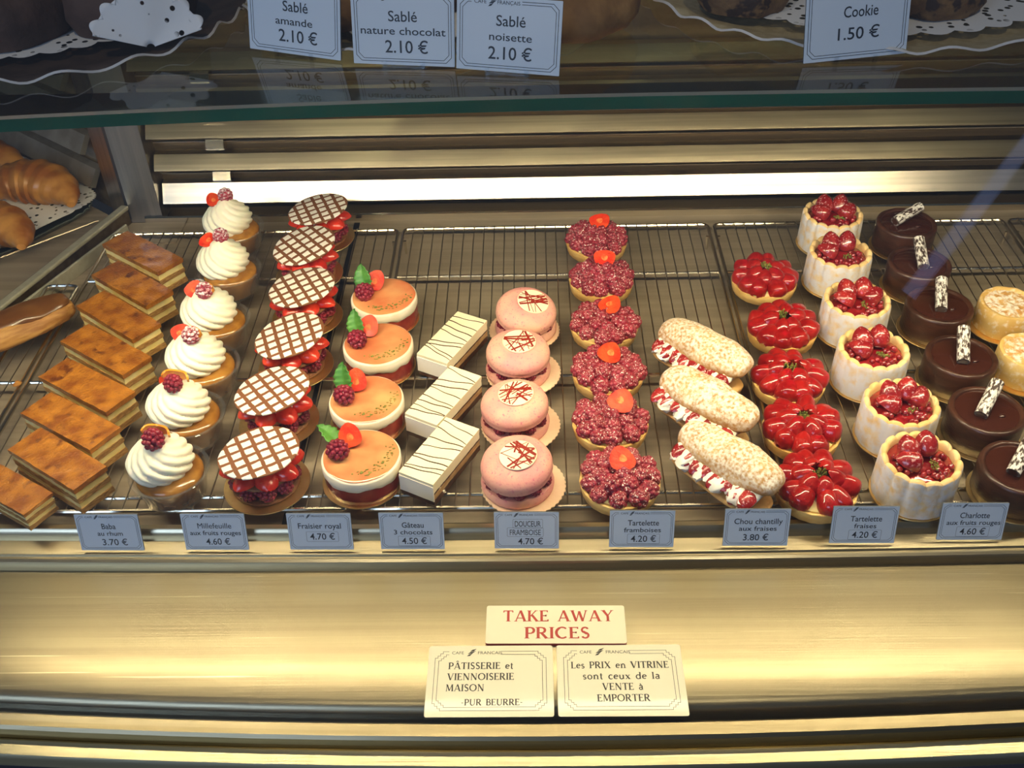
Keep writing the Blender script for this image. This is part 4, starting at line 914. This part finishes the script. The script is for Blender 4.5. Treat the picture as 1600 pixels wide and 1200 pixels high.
# ------------------------------------------------------------------ serif lettering for the three plates (own stroke font)
S, T_ = .175, .078     # thick and thin strokes, in cap heights
def arc(cx, cy, rx, ry, a0, a1, n=16): return [(cx+rx*cos(R(a0+(a1-a0)*k/n)), cy+ry*sin(R(a0+(a1-a0)*k/n))) for k in range(n+1)]
def st(x, y0=0, y1=1, w_=S): return [('l', [(x, y0), (x, y1)], w_), ('f', x, y0, w_), ('f', x, y1, w_)]
GL = {
 'A': (.86, [('l', [(.43, 1), (.10, 0)], T_), ('l', [(.43, 1), (.74, 0)], S), ('l', [(.20, .30), (.64, .30)], T_), ('f', .10, 0, T_), ('f', .76, 0, S)]),
 'B': (.66, st(.14)+[('l', [(.14, .97), (.34, .97)]+arc(.34, .75, .20, .22, 90, -90), T_*1.5), ('l', [(.14, .53), (.36, .53)]+arc(.36, .28, .23, .25, 90, -90)+[(.14, .03)], T_*1.5), ('l', arc(.36, .28, .23, .25, 55, -55), S*.9)]),
 'C': (.80, [('l', arc(.44, .5, .36, .48, 48, 312, 24), T_*1.6), ('l', arc(.44, .5, .36, .46, 115, 245), S)]),
 'E': (.64, st(.14)+[('l', [(.14, .97), (.54, .97), (.54, .84)], T_), ('l', [(.14, .52), (.44, .52), (.44, .60), (.44, .44)], T_), ('l', [(.14, .03), (.58, .03), (.58, .17)], T_)]),
 'I': (.32, st(.16)),
 'K': (.80, st(.14)+[('l', [(.20, .46), (.60, 1)], T_), ('l', [(.32, .58), (.68, 0)], S), ('f', .62, 1, T_), ('f', .70, 0, S)]),
 'L': (.60, st(.14)+[('l', [(.14, .03), (.54, .03), (.54, .18)], T_)]),
 'M': (1.02, [('l', [(.14, 0), (.18, 1)], T_), ('l', [(.20, 1), (.50, .06)], S*.9), ('l', [(.50, .06), (.82, 1)], T_), ('l', [(.84, 1), (.88, 0)], S), ('f', .14, 0, T_), ('f', .88, 0, S), ('f', .16, 1, T_), ('f', .86, 1, T_)]),
 'N': (.90, [('l', [(.16, 0), (.16, 1)], T_), ('l', [(.16, 1), (.74, 0)], S), ('l', [(.74, 0), (.74, 1)], T_), ('f', .16, 0, T_), ('f', .14, 1, T_), ('f', .74, 1, T_)]),
 'O': (.96, [('l', arc(.48, .5, .40, .47, 0, 360, 32), T_*1.4), ('l', arc(.48, .5, .39, .46, 130, 230), S*.9), ('l', arc(.48, .5, .39, .46, -50, 50), S*.9)]),
 'P': (.64, st(.14)+[('l', [(.14, .97), (.34, .97)]+arc(.34, .71, .23, .26, 90, -90)+[(.14, .45)], T_*1.4), ('l', arc(.34, .71, .23, .26, 55, -55), S*.9)]),
 'R': (.76, st(.14)+[('l', [(.14, .97), (.34, .97)]+arc(.34, .73, .22, .24, 90, -90)+[(.14, .49)], T_*1.4), ('l', arc(.34, .73, .22, .24, 55, -55), S*.9), ('l', [(.34, .49), (.66, 0)], S), ('f', .68, 0, S)]),
 'S': (.60, [('l', arc(.30, .74, .19, .23, 25, 250, 14)+arc(.30, .27, .20, .24, 70, -155, 14), T_*1.7), ('l', [(.18, .62), (.42, .40)], S)]),
 'T': (.74, st(.37, 0, .98)[:2]+[('l', [(.05, .82), (.07, .97), (.67, .97), (.69, .82)], T_)]),
 'U': (.84, [('l', [(.16, 1), (.16, .34)]+arc(.42, .32, .26, .30, 180, 270), S*.9), ('l', arc(.42, .32, .26, .30, 270, 360)+[(.68, 1)], T_*1.2), ('f', .16, 1, S), ('f', .68, 1, T_)]),
 'V': (.84, [('l', [(.12, 1), (.43, 0)], S), ('l', [(.43, 0), (.74, 1)], T_), ('f', .12, 1, S), ('f', .74, 1, T_)]),
 'W': (1.20, [('l', [(.12, 1), (.38, 0)], S), ('l', [(.38, 0), (.60, .92)], T_), ('l', [(.60, .92), (.84, 0)], S), ('l', [(.84, 0), (1.08, 1)], T_), ('f', .12, 1, S), ('f', 1.08, 1, T_)]),
 'X': (.84, [('l', [(.14, 1), (.70, 0)], S), ('l', [(.68, 1), (.14, 0)], T_), ('f', .13, 1, S), ('f', .70, 0, S), ('f', .68, 1, T_), ('f', .14, 0, T_)]),
 'Y': (.84, [('l', [(.12, 1), (.42, .48)], S), ('l', [(.72, 1), (.42, .48)], T_), ('l', [(.42, .48), (.42, 0)], S), ('f', .12, 1, S), ('f', .72, 1, T_), ('f', .42, 0, S)]),
 'a': (.60, [('l', arc(.28, .48, .17, .17, 150, 0, 10)+[(.45, .06)], S*.85), ('l', arc(.27, .19, .18, .17, 40, 360, 16), T_*1.5), ('l', [(.45, .06), (.56, .02)], T_)]),
 'c': (.56, [('l', arc(.31, .32, .24, .31, 45, 315, 16), T_*1.6), ('l', arc(.31, .32, .23, .30, 120, 240), S*.85)]),
 'd': (.68, [('l', arc(.30, .32, .23, .30, 0, 360, 20), T_*1.5), ('l', arc(.30, .32, .22, .29, 120, 240), S*.8), ('l', [(.53, 0), (.53, 1.02)], S*.9), ('f', .50, 1.02, T_)]),
 'e': (.56, [('l', [(.10, .34), (.50, .40)]+arc(.30, .34, .22, .28, 15, 310, 18), T_*1.5), ('l', arc(.30, .32, .22, .29, 120, 240), S*.85)]),
 'l': (.32, [('l', [(.16, 0), (.16, 1.02)], S*.9), ('f', .16, 0, S), ('f', .13, 1.02, T_)]),
 'n': (.70, [('l', [(.16, 0), (.16, .62)], S*.9), ('l', arc(.36, .40, .19, .22, 170, 0, 10)+[(.55, 0)], S*.8), ('f', .16, 0, S), ('f', .55, 0, S), ('f', .12, .62, T_)]),
 'o': (.64, [('l', arc(.32, .32, .24, .30, 0, 360, 24), T_*1.5), ('l', arc(.32, .32, .23, .29, 130, 230), S*.8), ('l', arc(.32, .32, .23, .29, -50, 50), S*.8)]),
 's': (.48, [('l', arc(.24, .47, .14, .15, 30, 250, 10)+arc(.24, .17, .15, .15, 70, -150, 10), T_*1.6), ('l', [(.16, .38), (.32, .26)], S*.8)]),
 't': (.44, [('l', [(.20, .86), (.20, .14)]+arc(.30, .13, .10, .11, 180, 300, 6), S*.85), ('l', [(.06, .62), (.38, .62)], T_)]),
 'u': (.70, [('l', [(.15, .62), (.15, .22)]+arc(.33, .22, .18, .20, 180, 330, 8), S*.8), ('l', [(.54, .62), (.54, .04)], S*.9), ('f', .12, .62, T_), ('f', .51, .62, T_), ('f', .57, .03, T_)]),
 'x': (.64, [('l', [(.12, .62), (.52, 0)], S*.9), ('l', [(.50, .62), (.12, 0)], T_), ('f', .12, .62, S), ('f', .52, 0, S), ('f', .50, .62, T_), ('f', .12, 0, T_)]),
 '-': (.40, [('l', [(.06, .42), (.32, .42)], T_*1.3)]), ' ': (.50, []),
}
GL['Â'] = (.86, GL['A'][1]+[('l', [(.28, 1.10), (.43, 1.24), (.58, 1.10)], T_*1.2)]); GL['à'] = (.60, GL['a'][1]+[('l', [(.20, .92), (.34, .74)], T_*1.4)])
def serif_mesh(s, mat, w_, h):
    b = B(); x = 0; z = 0
    for ch in s:
        adv, g = GL[ch]
        for e in g:
            z += 1.5e-6
            if e[0] == 'l': b.ribbon([((x+px)*h, py*h) for px, py in e[1]], e[2]*h, z)
            else: b.ribbon([((x+e[1]-e[3]/2-.07)*h, (e[2]+(.02 if e[2] < .3 else -.02))*h), ((x+e[1]+e[3]/2+.07)*h, (e[2]+(.02 if e[2] < .3 else -.02))*h)], .05*h, z)
        x += adv+.05
    tot = (x-.05)*h; k = w_/tot
    b.v = [((vx-tot/2)*k, vy, vz) for vx, vy, vz in b.v]
    return b.mesh('lettering', mat, 0)
def plate(label, loc, rz, tilt, w_, h, t_, edge, lines, mat, border=True):
    t = thing('notice_plate', label, 'sign', loc, R(rz), 'ivory notice plates in front of the cakes'); Rm = Euler((R(tilt), 0, 0)).to_matrix()
    def put(nm, me, p): return part(nm, me, t, Rm @ Vector(p), Rm.to_euler())
    put('plate', rounded_plate(w_, h, .0022, t_).mesh('plate', [PLATE_M, edge], 20), (0, 0, 0))
    z = t_+.00012
    if border:
        b = B(); gap = (-w_*.335, w_*.085) if border == 1 else (-w_*.335, w_*.085)
        frame_lines(b, w_, h, w_*.055, w_*.062, w_*.0036, 0, gap, 3); frame_lines(b, w_, h, w_*.085, w_*.058, w_*.0036, 0, gap, 3)
        put('border_line', b.mesh('border_line', INK_K, 0), (0, 0, z))
        e = B(); lightning(e, -w_*.155, h*.395, w_*.075); put('header_emblem', e.mesh('header_emblem', INK_K, 0), (0, 0, z))
        put('lettering', text_mesh('CAFE', INK_K, w_*.095, h*.045), (-w_*.265, h*.375, z)); put('lettering', text_mesh('FRANCAIS', INK_K, w_*.195, h*.045), (-w_*.005, h*.375, z))
    for s, y, ch, ww, x in lines: put('lettering', serif_mesh(s, mat, w_*ww, h*ch), (w_*x, h*(y-.5), z))
    return t
plate('ivory plate with red letters TAKE AWAY PRICES lying on the steel sheet', (.0175, .588, D-.0304), -.4, 0, .130, .043, .0035, PLATE_R,
      [('TAKE AWAY', .575, .29, .80, .02), ('PRICES', .13, .29, .465, .01)], INK_R, False)
plate('ivory plate reading PÂTISSERIE et VIENNOISERIE MAISON PUR BEURRE, left of two', (-.0425, .529, D-.0304), 0, 0, .113, .0735, .0018, PLATE_K,
      [('PÂTISSERIE et', .660, .095, .520, -.075), ('VIENNOISERIE', .505, .095, .530, -.075), ('MAISON', .350, .095, .305, -.195), ('-PUR BEURRE-', .155, .085, .480, .02)], INK_K)
plate('ivory plate reading Les PRIX en VITRINE sont ceux de la VENTE à EMPORTER', (.074, .529, D-.0304), 0, 0, .113, .0735, .0018, PLATE_K,
      [('Les PRIX en VITRINE', .660, .095, .775, .0), ('sont ceux de la', .505, .095, .610, .005), ('VENTE à', .355, .095, .320, .01), ('EMPORTER', .200, .095, .410, .01)], INK_K)

# ------------------------------------------------------------------ the upper shelf: trays, doilies and biscuits
ZS = D+.4202
def shelf_tray(label, x, y, rx, ry, mat=TRAYC, wav=.0022):
    m = tray_mesh('biscuit_tray', rx, ry, .007, .030, [mat, TRAYE], 26, .0015, th=.0016, wav=wav)
    for q in m.polygons: q.material_index = 1 if (q.center.x/rx)**2+(q.center.y/ry)**2 > .97 else 0
    tr = tag(part('biscuit_tray', m, None, (x, y, ZS)), label, 'tray', 'card trays on the upper shelf')
    return tr
shelf_tray('wavy edged dark brown tray on the left of the upper shelf, holding dark cocoa biscuits', -.450, .950, .190, .172, TRAYD, .0032)
shelf_tray('scalloped gold card tray behind the three Sablé cards on the upper shelf', -.085, .995, .186, .178)
shelf_tray('scalloped gold card tray on the right of the upper shelf, behind the Cookie card', .318, .985, .212, .180)
def doily(label, x, y, rx, ry, rz=0, z=.0095, rot=(0, 0)):
    return tag(part('paper_doily', scallop_sheet('paper_doily', rx, ry, LACE, 36), None, (x, y, ZS+z), (rot[0], rot[1], rz)), label, 'doily', 'lace doilies on the upper shelf')
doily('white lace doily lying under the dark cocoa biscuits at the upper left', -.46, .945, .150, .125)
doily('white lace doily in the middle tray behind the three Sablé cards', -.085, .985, .150, .140)
doily('white lace doily under the chunky chocolate biscuits at the upper right', .325, .975, .172, .140)
# the folded corner of the left doily
fan = B(); F_ = []
def fanf(u, v):
    a = R(8+150*u); q = (.004+.052*v)*(1-(.16*(1-abs(sin(7*pi*u))) if v > .99 else 0)); return (q*cos(a)*1.05, .004*sin(u*9)*v-.010*v, q*sin(a))
fan.grid(fanf, 84, 10, wrap=False)
fm = fan.mesh('folded_doily', LACE, 80); _uv = fm.uv_layers.new(name='UVMap')
for l in fm.loops: _c = fm.vertices[l.vertex_index].co; _uv.data[l.index].uv = (_c.x, _c.z)
_at = fm.attributes.new('lace', 'FLOAT', 'POINT'); _at.data.foreach_set('value', [1.0 if .028 < (v.co.x**2+v.co.z**2)**.5 < .047 else 0.0 for v in fm.vertices]); fo = part('folded_doily', fm, None, (-.318, .838, ZS+.010), (R(-28), R(-4), R(14))); solidify(fo, .0006); fo.scale = (.86,)*3
tag(fo, 'white lace doily corner folded upright beside the dark cocoa biscuits', 'doily')
def biscuit(name, label, cat, x, y, r, h, mat, seed, grp, sc=(1, 1), rz=0, rot=(0, 0), dz=0):
    def f(rr, z, a): k = 1+.10*noise.noise(Vector((cos(a)*2, sin(a)*2, seed))); return rr*k*(1+.03*noise.noise(Vector((cos(a)*7, sin(a)*7, z*90+seed)))), z*(1+.22*noise.noise(Vector((rr*cos(a)*55, rr*sin(a)*55, seed+4))))
    m = B().lathe([(r*.03, 0), (r*.9, 0), (r, h*.28), (r*.96, h*.62), (r*.82, h*.88), (r*.5, h*.98), (r*.25, h), (r*.03, h)], 64, 0, f).mesh(name, mat, 60)
    tag(part(name, m, None, (x, y, ZS+.0105+dz), (rot[0], rot[1], rz), (sc[0], sc[1], 1)), label, cat, grp)
biscuit('cocoa_biscuit', 'big dark cocoa biscuit at the upper left corner of the picture', 'biscuit', -.468, .885, .074, .054, COOKIE_D, 1, 'dark cocoa biscuits', (1.0, .85))
biscuit('cocoa_biscuit', 'dark cocoa biscuit next to the folded doily corner', 'biscuit', -.352, .905, .062, .054, COOKIE_D, 2, 'dark cocoa biscuits', (.9, .9))
biscuit('cocoa_biscuit', 'dark cocoa biscuit at the far left edge, its top cut by the picture', 'biscuit', -.565, .985, .056, .045, COOKIE_D, 3, 'dark cocoa biscuits')
biscuit('almond_biscuit', 'brown biscuit behind the Sablé amande card', 'biscuit', -.185, .912, .060, .034, COOKIE_A, 4, 'brown biscuits in the middle tray')
biscuit('almond_biscuit', 'brown biscuit behind the Sablé nature chocolat card', 'biscuit', -.085, .955, .060, .036, COOKIE_D, 5, 'brown biscuits in the middle tray')
biscuit('almond_biscuit', 'brown biscuit right of the Sablé noisette card', 'biscuit', .030, .888, .066, .036, COOKIE_A, 6, 'brown biscuits in the middle tray')
biscuit('chocolate_chunk_biscuit', 'chunky dark biscuit left of the Cookie card on lace doily', 'biscuit', .188, .915, .042, .034, COOKIE_C, 7, 'chunky biscuits in the right tray')
biscuit('chocolate_chunk_biscuit', 'chunky dark biscuit right of the Cookie card on lace doily', 'biscuit', .350, .905, .047, .034, COOKIE_C, 8, 'chunky biscuits in the right tray')
biscuit('chocolate_chunk_biscuit', 'chunky dark biscuit behind the Cookie card', 'biscuit', .272, .980, .050, .034, COOKIE_C, 9, 'chunky biscuits in the right tray')
